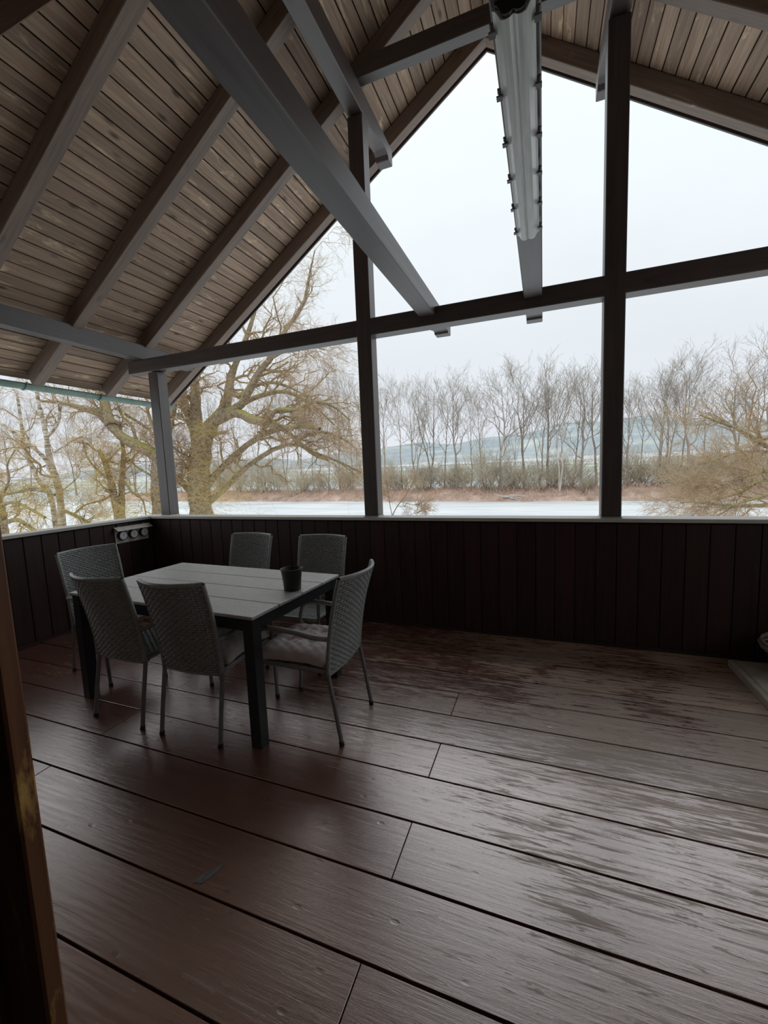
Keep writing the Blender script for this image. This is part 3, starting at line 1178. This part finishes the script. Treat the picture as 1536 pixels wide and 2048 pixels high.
# reeds and dead grass on the bank
mb = MB()
nr = 9000
bx = rr.uniform(-95, 60, nr)
dd = rr.uniform(.2, 7, nr)
by = np.array([bank_y(x) for x in bx]) + dd
bz = LAKE_Z + np.interp(dd, [0, .7, 1.8, 4, 9], [0, .45, .9, 1.5, 1.7])
hh = rr.uniform(.35, 1.1, nr)
lean = rr.normal(0, .35, (nr, 2))
P = np.stack([np.stack([bx, by, bz], -1), np.stack([bx + lean[:, 0] * hh * .5, by + lean[:, 1] * .3, bz + hh * .6], -1), np.stack([bx + lean[:, 0] * hh * 1.3, by + lean[:, 1] * .5, bz + hh], -1)], 1)
mb.tubes(P, np.stack([np.full(nr, .035), np.full(nr, .03), np.full(nr, .008)], 1), 3)
M_REED = plain('dead_reed', (0.68, 0.48, 0.38), 0.9, noise=0.35, scale=0.5)
re_ = mesh_obj('reed_bed', mb.mesh('reed_bed'), M_REED)
tag(re_, 'rusty brown dead reeds along the far bank', 'reeds')
re_['kind'] = 'stuff'

# river beyond the bank, fields, hills
M_RIVER = plain('grey_river', (0.50, 0.56, 0.58), 0.6, noise=0.06, scale=0.02)
strip_mesh('river', [[(x, yy, LAKE_Z + .05) for x in (-700, -200, 0, 200, 600)] for yy in (80, 170, 260)], M_RIVER)


def field_material():
    m, t, b = new_mat('snowy_fields')
    geo = t.nodes.new('ShaderNodeNewGeometry')
    mpn = t.nodes.new('ShaderNodeMapping')
    mpn.inputs['Scale'].default_value = (0.004, 0.028, .01)
    t.links.new(geo.outputs['Position'], mpn.inputs['Vector'])
    n1 = N(t, 'ShaderNodeTexNoise', Scale=1.0, Detail=5.0)
    t.links.new(mpn.outputs[0], n1.inputs['Vector'])
    c = ramp(t, n1.outputs['Fac'], [(0.45, (0.50, 0.54, 0.46)), (0.56, (0.58, 0.60, 0.54)), (0.62, (0.85, 0.85, 0.85))])
    t.links.new(c, b.inputs['Base Color'])
    b.inputs['Roughness'].default_value = 0.9
    return m


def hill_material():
    m, t, b = new_mat('hazed_wooded_hill')
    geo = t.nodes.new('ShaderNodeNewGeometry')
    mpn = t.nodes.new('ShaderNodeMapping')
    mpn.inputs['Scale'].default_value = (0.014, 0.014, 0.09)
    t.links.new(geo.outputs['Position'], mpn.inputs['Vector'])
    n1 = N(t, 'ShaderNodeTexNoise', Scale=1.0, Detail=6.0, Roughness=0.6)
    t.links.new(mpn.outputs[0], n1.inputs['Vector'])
    c = ramp(t, n1.outputs['Fac'], [(0.36, (0.38, 0.425, 0.46)), (0.54, (0.46, 0.50, 0.51)), (0.64, (0.55, 0.575, 0.55)), (0.76, (0.72, 0.74, 0.75))])  # distance haze is mixed into these pale grey-blue hill colours
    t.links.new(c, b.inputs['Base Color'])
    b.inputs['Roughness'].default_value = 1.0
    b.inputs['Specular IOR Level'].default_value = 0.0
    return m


M_FIELD = field_material()
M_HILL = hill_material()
xs = np.linspace(-900, 800, 86)
strip_mesh('fields', [[(x, yy, LAKE_Z + z) for x in xs] for yy, z in ((165, -.3), (175, 1.6), (260, 2.2), (430, 7.0))], M_FIELD)
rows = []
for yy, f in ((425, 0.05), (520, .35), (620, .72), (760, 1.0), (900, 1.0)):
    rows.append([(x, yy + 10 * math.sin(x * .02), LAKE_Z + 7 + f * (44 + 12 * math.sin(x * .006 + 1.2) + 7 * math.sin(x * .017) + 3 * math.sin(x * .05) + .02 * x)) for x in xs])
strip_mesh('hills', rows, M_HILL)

# ------------------------------------------------------------------ trees
def bark(name, a, b_, scale=6.0, moss=None):
    m, t, b = new_mat(name)
    tcn = t.nodes.new('ShaderNodeTexCoord')
    n1 = N(t, 'ShaderNodeTexNoise', Scale=scale, Detail=5.0, Roughness=0.65)
    t.links.new(tcn.outputs['Object'], n1.inputs['Vector'])
    c = ramp(t, n1.outputs['Fac'], [(0.32, a), (0.68, b_)])
    if moss:
        geo = t.nodes.new('ShaderNodeNewGeometry')
        sx = t.nodes.new('ShaderNodeSeparateXYZ')
        t.links.new(geo.outputs['Normal'], sx.inputs[0])
        n2 = N(t, 'ShaderNodeTexNoise', Scale=2.2, Detail=3.0)
        t.links.new(tcn.outputs['Object'], n2.inputs['Vector'])
        f = ramp(t, math_(t, 'ADD', math_(t, 'MULTIPLY', sx.outputs['Z'], .4), n2.outputs['Fac']), [(0.60, 0.0), (0.82, 1.0)])
        c = mixc(t, f, c, moss)
    t.links.new(c, b.inputs['Base Color'])
    b.inputs['Roughness'].default_value = 0.9
    b.inputs['Specular IOR Level'].default_value = 0.2
    return m


M_FARB = bark('far_bark', (0.24, 0.205, 0.17), (0.40, 0.345, 0.30), .8)
M_FARP = bark('pale_far_bark', (0.56, 0.49, 0.45), (0.72, 0.65, 0.60), .8)
M_FART = bark('far_twigs', (0.30, 0.25, 0.20), (0.44, 0.38, 0.31), .5)
M_SHRUB = bark('shrub_twigs', (0.50, 0.43, 0.32), (0.66, 0.58, 0.45), .5)
M_WBARK = bark('willow_bark', (0.15, 0.11, 0.07), (0.50, 0.40, 0.27), 13.0, moss=(0.40, 0.37, 0.12))
M_WTWIG = bark('willow_twigs', (0.30, 0.22, 0.13), (0.48, 0.36, 0.20), 2.0)
M_OCHRE = bark('ochre_shoots', (0.64, 0.46, 0.16), (0.84, 0.65, 0.28), 2.0)
M_TIPS = bark('reddish_tips', (0.50, 0.36, 0.23), (0.70, 0.52, 0.35), 2.0)


def birch_mat():
    m, t, b = new_mat('birch_bark')
    tcn = t.nodes.new('ShaderNodeTexCoord')
    mpn = t.nodes.new('ShaderNodeMapping')
    mpn.inputs['Scale'].default_value = (3, 3, 9)
    t.links.new(tcn.outputs['Object'], mpn.inputs['Vector'])
    n1 = N(t, 'ShaderNodeTexNoise', Scale=1.3, Detail=5.0, Roughness=0.7)
    t.links.new(mpn.outputs[0], n1.inputs['Vector'])
    c = ramp(t, n1.outputs['Fac'], [(0.40, (0.16, 0.13, 0.10)), (0.50, (0.55, 0.47, 0.37)), (0.62, (0.80, 0.72, 0.62))])
    t.links.new(c, b.inputs['Base Color'])
    b.inputs['Roughness'].default_value = 0.8
    return m


M_BIRCH = birch_mat()


def unit(a):
    return a / (np.linalg.norm(a, axis=-1, keepdims=True) + 1e-9)


def spawn(g, P, R, k, t0, t1, length, spread, bias=(0, 0, 0), curl=0.3, m=4, rf=0.55, rmin=.003, jit=.06, taper=.55, tip=0.3):
    """k children on each parent polyline; returns their polylines and radii"""
    Np, mp_, _ = P.shape
    t = t0 + (t1 - t0) * (np.arange(k)[None, :] + g.random((Np, k))) / k
    x = t * (mp_ - 1)
    i = np.clip(x.astype(int), 0, mp_ - 2)
    f = (x - i)[..., None]
    rows = np.arange(Np)[:, None]
    base = P[rows, i] * (1 - f) + P[rows, i + 1] * f
    tan = unit(P[rows, i + 1] - P[rows, i])
    rad = R[rows, i] * (1 - f[..., 0]) + R[rows, i + 1] * f[..., 0]
    rv = g.normal(size=(Np, k, 3))
    perp = unit(rv - (rv * tan).sum(-1, keepdims=True) * tan)
    sp = spread * (0.7 + .6 * g.random((Np, k, 1)))
    d = unit(tan * np.cos(sp) + perp * np.sin(sp) + np.array(bias) * .5)
    Ln = (length if np.isscalar(length) else np.asarray(length)[:, None]) * (1 - taper * t) * (0.6 + .8 * g.random((Np, k)))
    s = np.linspace(0, 1, m)[None, None, :, None]
    c = unit(g.normal(size=(Np, k, 3))) * curl + np.array(bias) * .8
    pts = base[:, :, None, :] + Ln[..., None, None] * (d[:, :, None, :] * s + c[:, :, None, :] * .5 * s ** 2)
    pts[:, :, 1:] += g.normal(size=pts[:, :, 1:].shape) * jit * Ln[..., None, None] * .5
    r0 = np.maximum(np.minimum(rad * rf, Ln * .05), rmin)
    rr_ = r0[..., None] * np.linspace(1, tip, m)
    rr_ = np.maximum(rr_, rmin * .7)
    return pts.reshape(-1, m, 3), rr_.reshape(-1, m)


# far trees: a few kinds, each trunk + branches, copied along the bank
def far_tree(seed, H, spread=.5, forks=1, lean=0.0, start=.35, n1=13, r0=.17, pale=False):
    g = np.random.default_rng(seed)
    m = 9
    z = np.linspace(0, 1, m)
    stems, rads = [], []
    for q in range(forks):
        a = g.uniform(0, 6.28)
        off = (0.10 * q) * H
        wob = np.cumsum(g.normal(0, .012, (m, 2)), 0) * H
        sgn = 1 if q % 2 else -1
        p = np.stack([wob[:, 0] + lean * H * z ** 1.3 + sgn * (0 if forks == 1 else .13) * H * z ** 1.6, wob[:, 1] * .8, z * H * (1 - .08 * q)], -1)
        p -= p[0]
        stems.append(p)
        rads.append(r0 * (1 - .12 * q) * (1 - .88 * z))
    P, R = np.array(stems), np.array(rads)
    tm = MB()
    tm.tubes(P, R, 7)
    br = MB()
    P1, R1 = spawn(g, P, R, n1, start, .97, .62 * H, spread, (0, 0, .22), .14, 7, .62, .03, .05, .74, .25)
    br.tubes(P1, R1, 4)
    P2, R2 = spawn(g, P1, R1, 6, .20, 1., .22 * H, .62, (0, 0, .28), .25, 5, .58, .017, .08, .45)
    br.tubes(P2, R2, 3)
    P3, R3 = spawn(g, P2, R2, 5, .15, 1., .085 * H, .65, (0, 0, .25), .3, 3, .6, .011, .08, .3)
    br.tubes(P3, R3, 3)
    P4, R4 = spawn(g, P3, R3, 2, .3, 1., .04 * H, .6, (0, 0, .2), .3, 2, .6, .008, .08, .3)
    br.tubes(P4, R4, 3)
    return tm.mesh('trunk'), br.mesh('branches')


KINDS = [far_tree(11, 15, .62, 1, 0.0, .34, 11, .21), far_tree(12, 15, .55, 2, .02, .30, 7, .18), far_tree(13, 15, .55, 1, .06, .36, 9, .15),
         far_tree(14, 15, .80, 1, -.03, .30, 13, .23), far_tree(15, 15, .55, 2, -.05, .34, 7, .16), far_tree(16, 15, .5, 1, .03, .42, 8, .12)]


def plant_far(kind, px, top_y, depth_off, label, group, rz, pale=False, width=1.0):
    # place the foot on the bank where the photo shows the trunk, height from its top
    d = FW + RT * ((px - 768) / FPX)
    ratio = (at(px, 960, 1.0)[0])
    Y = 70.0
    for _ in range(6):
        Y = bank_y(ratio * Y) + depth_off
    X = ratio * Y
    top = at(px, top_y, Y)[2]
    z0 = LAKE_Z + float(np.interp(depth_off, [0, .7, 1.8, 4, 9, 12], [0, .45, .9, 1.5, 1.7, 1.1]))
    t = thing('bare_tree', label, 'tree', (X, Y, z0), rz, group)
    s = (top - z0) / 15.3
    t.scale = (s * width, s * width, s)
    tm, bm_ = KINDS[kind]
    a = bpy.data.objects.new('trunk', tm)
    if len(tm.materials) == 0:
        tm.materials.append(M_FARB)
    put(a, t)
    if pale:
        a.material_slots[0].link = 'OBJECT'
        a.material_slots[0].material = M_FARP
    b = bpy.data.objects.new('branches', bm_)
    if len(bm_.materials) == 0:
        bm_.materials.append(M_FART)
    put(b, t)
    b['kind'] = 'stuff'
    return t


ORD = ['first', 'second', 'third', 'fourth', 'fifth', 'sixth', 'seventh', 'eighth', 'ninth', 'tenth', 'eleventh', 'twelfth', 'thirteenth', 'fourteenth', 'fifteenth', 'sixteenth']
MID = [(776, 795, 3, 2), (803, 792, 5, 5), (833, 800, 3, 1), (861, 786, 6, 1), (889, 800, 8, 2), (915, 782, 4, 0), (942, 812, 8, 5), (968, 800, 3.5, 2), (999, 770, 5, 3), (1029, 862, 3, 5),
       (1047, 760, 6, 1), (1078, 800, 4, 4), (1096, 763, 6, 0), (1119, 772, 2.5, 4), (1146, 790, 7, 2), (1168, 774, 4, 3), (1193, 765, 8, 0)]
lab_mid = []
for i, (px, ty, do, kd) in enumerate(MID):
    pale = px in (999, 1119)
    if px == 999:
        lab = 'tall pale-trunked bare tree mid bank between the two gable posts'
    elif px == 1119:
        lab = 'pale leaning forked tree nearest the water between the gable posts'
    else:
        n = i + 1
        lab = 'bare tree on the far bank, %s from the left between the gable posts' % (ORD[i] if i < 16 else 'last')
    plant_far(kd, px, ty, do, lab, 'bare trees on the far bank between the posts', rng.uniform(0, 6.28), pale)
RIGHT = [(1250, 790, 4, 4), (1285, 800, 8, 5), (1318, 765, 4, 1), (1335, 772, 6, 4), (1356, 765, 7, 2), (1379, 742, 3.5, 0), (1408, 790, 8, 5), (1430, 830, 3, 2), (1470, 742, 5, 3), (1508, 750, 7, 1), (1545, 715, 4, 3), (1600, 720, 5, 0)]
for i, (px, ty, do, kd) in enumerate(RIGHT):
    plant_far(kd, px, ty, do, 'bare tree on the far bank, %s to the right of the right gable post' % ORD[i], 'bare trees on the far bank right of the posts', rng.uniform(0, 6.28))
for i, (px, ty) in enumerate([(20, 800), (60, 815), (150, 830), (190, 800), (268, 815), (290, 820), (440, 812), (480, 800), (515, 800), (548, 812), (575, 790), (600, 802), (628, 796), (655, 785), (680, 780), (705, 775), (735, 778)]):
    plant_far([5, 2, 0, 5, 4, 2][i % 6], px, ty + 6, 3 + (i * 37 % 60) / 10, 'slender bare tree of the far bank row seen through the near willows', 'far bank trees behind the near willows', rng.uniform(0, 6.28), width=.8)

# understory shrubs on the bank
def shrub_mesh(seed, n=26, H=3.2, w=1.0):
    g = np.random.default_rng(seed)
    mb = MB()
    m = 6
    d = unit(np.stack([g.normal(0, .55 * w, n), g.normal(0, .55 * w, n), np.ones(n)], -1))
    s = np.linspace(0, 1, m)[None, :, None]
    Ln = H * g.uniform(.6, 1.05, n)[:, None, None]
    P = g.normal(0, .25, (n, 1, 3)) * np.array([1, 1, 0]) + Ln * (d[:, None, :] * s) + g.normal(0, .05, (n, m, 3)) * s * H * .5
    R = .022 * np.linspace(1, .35, m)[None, :] * np.ones((n, 1))
    mb.tubes(P, R, 3)
    P2, R2 = spawn(g, P, R, 7, .2, 1, .36 * H, .6, (0, 0, .3), .3, 4, .6, .008, .08, .4)
    mb.tubes(P2, R2, 3)
    P3, R3 = spawn(g, P2, R2, 4, .2, 1, .16 * H, .6, (0, 0, .2), .3, 3, .6, .0065, .08, .3)
    mb.tubes(P3, R3, 3)
    return mb.mesh('shrub')


SH = [shrub_mesh(21, 38), shrub_mesh(22, 32, 3.2, 1.3), shrub_mesh(23, 44, 3.2, .8)]
for s_ in SH:
    s_.materials.append(M_SHRUB)
g = np.random.default_rng(5)
for i, px in enumerate(list(range(400, 760, 26)) + list(range(770, 1210, 22)) + list(range(1240, 1540, 24))):
    px += g.uniform(-8, 8)
    ratio = at(px, 960, 1.0)[0]
    Y = 70.0
    do = g.uniform(2.5, 8)
    for _ in range(6):
        Y = bank_y(ratio * Y) + do
    o = bpy.data.objects.new('shrub', SH[i % 3])
    put(o)
    o.location = (ratio * Y, Y, LAKE_Z + float(np.interp(do, [0, .7, 1.8, 4, 9], [0, .45, .9, 1.5, 1.7])))
    sc = g.uniform(.8, 2.3) * (1.3 if px < 760 else 1)
    o.scale = (sc * 1.1, sc, sc)
    o.rotation_euler = (0, 0, g.uniform(0, 6.28))
    bay = 'left of the left gable post' if px < 740 else ('between the gable posts' if px < 1215 else 'right of the right gable post')
    tag(o, 'pale twiggy shrub in the undergrowth on the far bank, %s' % bay, 'shrub', 'bank shrubs ' + bay)

# fallen branches at the water's edge
for px, py, dx, lab in ((935, 995, 3.4, 'fallen bleached log at the far water line, left of the pale trees'), (1020, 992, 3.0, 'heap of bleached driftwood at the far water line, right of the log')):
    ratio = at(px, 990, 1.0)[0]
    Y = 68.0
    for _ in range(5):
        Y = bank_y(ratio * Y)
    Y += .5
    mb = MB()
    gg = np.random.default_rng(px)
    for q in range(1 if px < 1000 else 5):
        st = np.array([gg.uniform(-1, 1) * (q > 0), gg.uniform(-.2, .2), .35 + .1 * q])
        en = st + np.array([dx * gg.uniform(.6, 1) * (1 if q % 2 == 0 else -1), gg.uniform(-.6, 0), gg.uniform(-.7, -.1) if q % 2 == 0 else .5])
        p = smooth_path([st, (st + en) / 2 + gg.normal(0, .1, 3), en], 8)
        mb.tubes(p, np.linspace(.12, .03, 8), 6)
    o = mesh_obj('driftwood', mb.mesh('driftwood'), M_FARP)
    o.location = (ratio * Y, Y, LAKE_Z + .25)
    tag(o, lab, 'log')

# small farmhouse with snowy roof beyond the river
M_SNOWR = plain('snowy_roof', (0.82, 0.82, 0.82), 0.8, noise=0.03)
M_HWALL = plain('pale_house_wall', (0.45, 0.44, 0.42), 0.8, noise=0.1)
hp = at(858, 940, 240)
hs = thing('farmhouse', 'small distant house with white snowy roof beyond the river', 'house', (hp[0], 240, LAKE_Z + 2.2), .25)
bar('wall', (-6, 0, 0), (6, 0, 0), 8, 3.2, M_HWALL, hs, bev=0)
for s in (-1, 1):
    o = bpy.data.objects.new('roof_slope', box_mesh(13.4, 5.6, .25, 0, M_SNOWR, 'roof_slope'))
    put(o, hs)
    nrm = Vector((0, s * .6, .8))
    o.matrix_local = frame_matrix((-6.7, s * 2.1, 4.55), (1, 0, 0), nrm)


# ------------------------------------------------------------------ near willows: limbs drawn one by one, twigs grown on them
def limb_from(pts, depth, m=14):
    """control points: (photo x, photo y[, depth offset])"""
    return smooth_path([at(p[0], p[1], depth + (p[2] if len(p) > 2 else 0)) for p in pts], m)


def near_tree(name, label, depth, trunks, limbs, seed, bark_m, twig_m, dens=1.0, droop=-.15, tip_m=None, twig_len=1.0, rscale=1.0):
    g = np.random.default_rng(seed)
    first = trunks[0][0][0]
    base = at(first[0], first[1], depth)
    base[2] = -3.45 if depth < 9.5 else LAKE_Z
    t = thing(name, label, 'tree', tuple(base))
    off = base
    allP, allR = [], []
    for nm, lst in (('trunk', trunks), ('limb', limbs)):
        for pts, r0, r1 in lst:
            P = limb_from(pts, depth)
            if nm == 'trunk' and pts[0][1] >= 1015:
                foot = P[0].copy()
                foot[2] = base[2] - .05
                P = np.vstack([foot, P])[:14] if False else np.vstack([foot, P])
                R = np.concatenate([[r0 * 1.25], np.linspace(r0, r1, 14)])
            else:
                R = np.linspace(r0, r1, 14)
            R = R * rscale
            mb = MB()
            mb.tubes(P - off, R * (1 + .08 * np.sin(np.arange(len(R)) * 2.1)), 9)
            mesh_obj(nm, mb.mesh(nm), bark_m, t)
            allP.append(P[-14:] - off)
            allR.append(R[-14:])
    P = np.array(allP)
    R = np.array(allR)
    Ls = np.linalg.norm(np.diff(P, axis=1), axis=2).sum(1)
    mb = MB()
    k1 = max(3, int(9 * dens))
    P1, R1 = spawn(g, P, R, k1, .22, 1.0, np.clip(Ls * .42, .5, 1.8) * twig_len, .75, (0, 0, .12), .35, 7, .45, .008, .09, .35)
    mb.tubes(P1, R1, 5)
    P2, R2 = spawn(g, P1, R1, 7, .12, 1.0, .75 * twig_len, .7, (0, 0, droop), .45, 5, .6, .005, .10, .3)
    mb.tubes(P2, R2, 4)
    tw = mesh_obj('branches', mb.mesh('branches'), twig_m, t)
    tw['kind'] = 'stuff'
    mb = MB()
    P3, R3 = spawn(g, P2, R2, 7, .1, 1.0, .42 * twig_len, .7, (0, 0, droop), .5, 4, .6, .0032, .10, .25)
    mb.tubes(P3, R3, 3)
    P4, R4 = spawn(g, P3, R3, 3, .2, 1.0, .2 * twig_len, .7, (0, 0, droop), .5, 3, .6, .0026, .1, .2)
    mb.tubes(P4, R4, 3)
    o = mesh_obj('twigs', mb.mesh('twigs'), tip_m or twig_m, t)
    o['kind'] = 'stuff'
    return t, P, R


def shoots(parent, centres, seed, mat, n, length, droop, spread, name='shoots', rad=.0045):
    """masses of thin curved shoots springing from points of a tree"""
    g = np.random.default_rng(seed)
    off = np.array(parent.location)
    mb = MB()
    for c, sg in centres:
        m = 7
        b = c[None, :] + g.normal(0, 1, (n, 3)) * np.array(sg)[None, :]
        d = unit(g.normal(0, 1, (n, 3)) * np.array([1, 1, .6]) + np.array([0, 0, spread]))
        Ln = length * g.uniform(.4, 1.2, n)[:, None, None]
        s = np.linspace(0, 1, m)[None, :, None]
        P = b[:, None, :] + Ln * (d[:, None, :] * s + np.array([0, 0, droop])[None, None, :] * s ** 2) + g.normal(0, .03, (n, m, 3)) * Ln * s * 1.5
        mb.tubes(P - off, rad * np.linspace(1, .5, m)[None, :] * np.ones((n, 1)), 3)
    o = mesh_obj(name, mb.mesh(name), mat, parent)
    o['kind'] = 'stuff'
    return o


# big mossy willow right of the corner post
T1, P, R = near_tree(
    'willow_tree', 'big spreading mossy willow just right of the left corner post', 12.0,
    [([(403, 1030), (398, 985), (398, 942), (402, 900), (405, 868)], .42, .36)],
    [([(395, 872), (385, 850), (372, 815), (355, 780, .3), (340, 745, .5)], .22, .10),
     ([(398, 868), (392, 835), (391, 800, -.2), (389, 765, -.4), (380, 700, -.6)], .24, .12),
     ([(408, 870), (428, 842), (447, 820), (455, 795, .3), (461, 757, .5), (471, 728, .6), (494, 672, .8), (512, 615, 1.0), (528, 555, 1.2)], .25, .03),
     ([(440, 830), (478, 814), (499, 780, -.3), (522, 738, -.5), (545, 712, -.6), (574, 655, -.8), (606, 612, -.9), (619, 548, -1.0), (630, 500, -1.1)], .17, .012),
     ([(425, 845), (470, 825), (505, 840, -.4), (537, 845, -.6), (566, 856, -.8), (600, 853, -.9), (640, 858, -1)], .19, .05),
     ([(535, 844, -.6), (553, 820, -.7), (590, 820, -.7), (627, 804, -.6), (665, 812, -.5), (700, 840, -.4)], .09, .025),
     ([(470, 815), (506, 797, .4), (542, 786, .7), (572, 784, .9), (605, 797, 1.0), (640, 822, 1.1), (668, 850, 1.2)], .11, .03),
     ([(475, 795, .2), (505, 775, .6), (540, 765, .9), (580, 775, 1.1), (625, 800, 1.3)], .08, .025),
     ([(402, 985, 0), (428, 953, .3), (455, 925, .4), (490, 893, .3), (530, 868, .1), (565, 858, 0), (592, 880, -.1), (625, 908, -.2), (655, 920, -.3)], .15, .04),
     ([(404, 1015, 0), (435, 990, .3), (462, 965, .5), (485, 941, .5), (514, 919, .4), (551, 897, .3), (591, 888, .3), (627, 905, .2), (670, 920, .2), (722, 945, .2)], .13, .03),
     ([(392, 990), (372, 972, .1), (352, 955, .2), (330, 940, .3)], .17, .08),
     ([(398, 905), (380, 915, -.2), (360, 905, -.3), (340, 888, -.3)], .06, .02),
     ([(590, 888, .2), (615, 870, .1), (650, 865, 0), (690, 880, 0), (715, 900, 0)], .06, .02),
     ([(545, 715, -.6), (575, 700, -.8), (610, 690, -1), (650, 700, -1.1)], .05, .015),
     ([(494, 672, .8), (480, 640, .8), (470, 600, .7), (475, 560, .6)], .05, .015)],
    31, M_WBARK, M_WTWIG, 1.0, -.12, M_TIPS)
shoots(T1, [(at(395, 985, 11.7), (.22, .25, .45)), (at(430, 985, 11.6), (.5, .4, .45)), (at(470, 1000, 11.6), (.55, .4, .35)), (at(405, 920, 11.7), (.18, .2, .4)), (at(415, 860, 11.8), (.2, .2, .15))], 41, M_OCHRE, 150, .9, -.35, .55, rad=.0038)
shoots(T1, [(at(655, 850, 11.6), (.8, .5, .5)), (at(690, 900, 11.8), (.6, .5, .45)), (at(620, 800, 12), (.7, .5, .35))], 42, M_TIPS, 150, .8, -.5, .2, rad=.0036)

# tree whose trunk stands behind the corner post, limb sweeping up to the left
T4, P, R = near_tree(
    'willow_tree', 'mossy willow behind the left corner post, one limb sweeping up left', 11.0,
    [([(322, 1030), (318, 985), (316, 940), (322, 905), (335, 850), (345, 800)], .30, .16)],
    [([(322, 918), (305, 906), (277, 893, -.2), (243, 873, -.4), (217, 846, -.5), (195, 826, -.6), (159, 815, -.7), (124, 806, -.8), (80, 802, -.8)], .24, .04),
     ([(222, 850, -.5), (213, 825, -.5), (207, 790, -.4), (203, 750, -.3)], .19, .12),
     ([(277, 893, -.2), (262, 850, -.1), (243, 830, 0), (230, 790, .2)], .06, .03),
     ([(318, 970), (300, 950, -.2), (275, 935, -.2), (255, 915, -.1)], .05, .02),
     ([(250, 828, .3), (285, 850, .4), (310, 870, .5)], .05, .03)],
    32, M_WBARK, M_WTWIG, .6, -.15, M_TIPS)

# ivy-clad tree in the middle of the left opening
T3, P, R = near_tree(
    'willow_tree', 'tree wrapped in yellowish shoots in the middle of the left opening', 10.5,
    [([(238, 1040), (230, 1000), (221, 961), (210, 925), (198, 900)], .15, .07),
     ([(243, 1038), (243, 1000, .2), (244, 960, .3), (247, 905, .4), (240, 860, .5)], .13, .06)],
    [([(221, 961), (195, 940, -.2), (175, 915, -.3), (165, 880, -.3)], .05, .02),
     ([(240, 950), (265, 985, .1), (285, 1000, .2), (292, 1030, .2)], .05, .02),
     ([(232, 985), (205, 1000, -.2), (170, 1010, -.3), (145, 1030, -.4)], .05, .02)],
    33, M_WBARK, M_WTWIG, .6, -.2, M_OCHRE)
shoots(T3, [(at(232, 985, 10.4), (.35, .35, .40)), (at(225, 930, 10.4), (.25, .3, .35)), (at(215, 895, 10.4), (.25, .25, .2)), (at(245, 1020, 10.3), (.4, .35, .2)), (at(190, 960, 10.5), (.4, .3, .3))], 43, M_OCHRE, 170, .8, -.45, .4, rad=.0038)

# clump of birches at the far left
T2, P, R = near_tree(
    'birch_tree', 'clump of slim birch stems at the far left above the railing', 10.0,
    [([(124, 1050), (119, 983), (106, 939), (97, 906), (93, 873), (86, 840), (77, 806), (71, 760)], .125, .05),
     ([(112, 1048), (100, 988), (77, 961, .1), (62, 928, .2), (49, 890, .3), (44, 857, .3), (40, 828, .3), (33, 780, .4)], .10, .045)],
    [([(96, 872), (111, 855), (119, 835, -.1), (117, 810, -.2), (105, 785, -.2)], .06, .03),
     ([(104, 945), (93, 921, -.2), (71, 899, -.3), (35, 870, -.5), (0, 846, -.6), (-30, 830, -.6)], .07, .045),
     ([(98, 985), (60, 980, -.3), (13, 990, -.5), (-30, 1000, -.5)], .05, .03),
     ([(60, 928, .2), (20, 945, .1), (-15, 950, 0)], .035, .015),
     ([(108, 905), (140, 885, 0), (165, 873, .1), (195, 872, .2)], .025, .012),
     ([(120, 985), (150, 960, 0), (160, 940, 0), (140, 915, 0)], .03, .012),
     ([(62, 925), (35, 900), (20, 880), (5, 870)], .03, .012)],
    34, M_BIRCH, M_WTWIG, .55, -.1, M_TIPS)
# stump-like willow low at the left edge
T5, P, R = near_tree(
    'willow_tree', 'low thick willow trunk at the left edge just above the rail', 9.0,
    [([(8, 1085), (5, 1050), (2, 1020), (-8, 985)], .18, .12)],
    [([(10, 1045), (35, 1040), (60, 1055), (90, 1075)], .09, .05),
     ([(4, 1010), (30, 1005, -.1), (60, 1018, -.2), (90, 1035, -.2)], .06, .04),
     ([(2, 1000), (18, 960), (15, 930), (30, 900)], .04, .02),
     ([(0, 990), (30, 985), (70, 975), (110, 990)], .05, .03),
     ([(130, 1022, 1), (155, 1033, 1), (185, 1050, 1)], .06, .05)],
    35, M_WBARK, M_WTWIG, .6, -.1, M_OCHRE)

# willow thicket reaching in from the right
T6, P, R = near_tree(
    'willow_tree', 'drooping willow reaching into the view at the right edge', 15.0,
    [([(1640, 1040), (1625, 960), (1600, 900), (1580, 850)], .30, .18)],
    [([(1620, 930), (1536, 893), (1490, 868), (1470, 855), (1440, 845), (1400, 830)], .09, .02),
     ([(1630, 960), (1536, 945, -.5), (1470, 960, -.7), (1420, 985, -.8)], .07, .02),
     ([(1630, 990), (1536, 960, -.8), (1480, 985, -1), (1430, 1000, -1.2)], .07, .02),
     ([(1630, 1000), (1540, 1010, -1), (1470, 1012, -1.3), (1400, 1005, -1.4), (1360, 1005, -1.4)], .07, .015),
     ([(1625, 940), (1540, 905, .3), (1480, 905, .5), (1430, 920, .6), (1395, 930, .6)], .06, .015),
     ([(1640, 1010), (1560, 990, -1), (1500, 1000, -1.4), (1440, 1020, -1.6)], .06, .02)],
    36, M_WBARK, M_WTWIG, .9, -.12, M_TIPS, 1.1)
shoots(T6, [(at(1520, 940, 15), (.9, .6, .5)), (at(1470, 985, 14.6), (.8, .6, .35)), (at(1540, 900, 15), (.6, .6, .35)), (at(1540, 985, 14.8), (.8, .6, .5))], 44, M_TIPS, 150, 1.2, -.45, .25, rad=.0045)

# thin whippy shoots rising in front of the ice, right of the left gable post
WH, P, R = near_tree(
    'sapling', 'thin whippy sapling in front of the ice, right of the left gable post', 10.0,
    [([(775, 1060), (790, 1020), (815, 985), (832, 950)], .018, .006)],
    [([(785, 1035), (778, 1000), (772, 960)], .012, .005), ([(800, 1003), (830, 1010), (850, 1005)], .008, .004), ([(780, 1045), (810, 1035), (830, 1025)], .008, .004)],
    37, M_WTWIG, M_WTWIG, .35, .0, M_TIPS, .45)
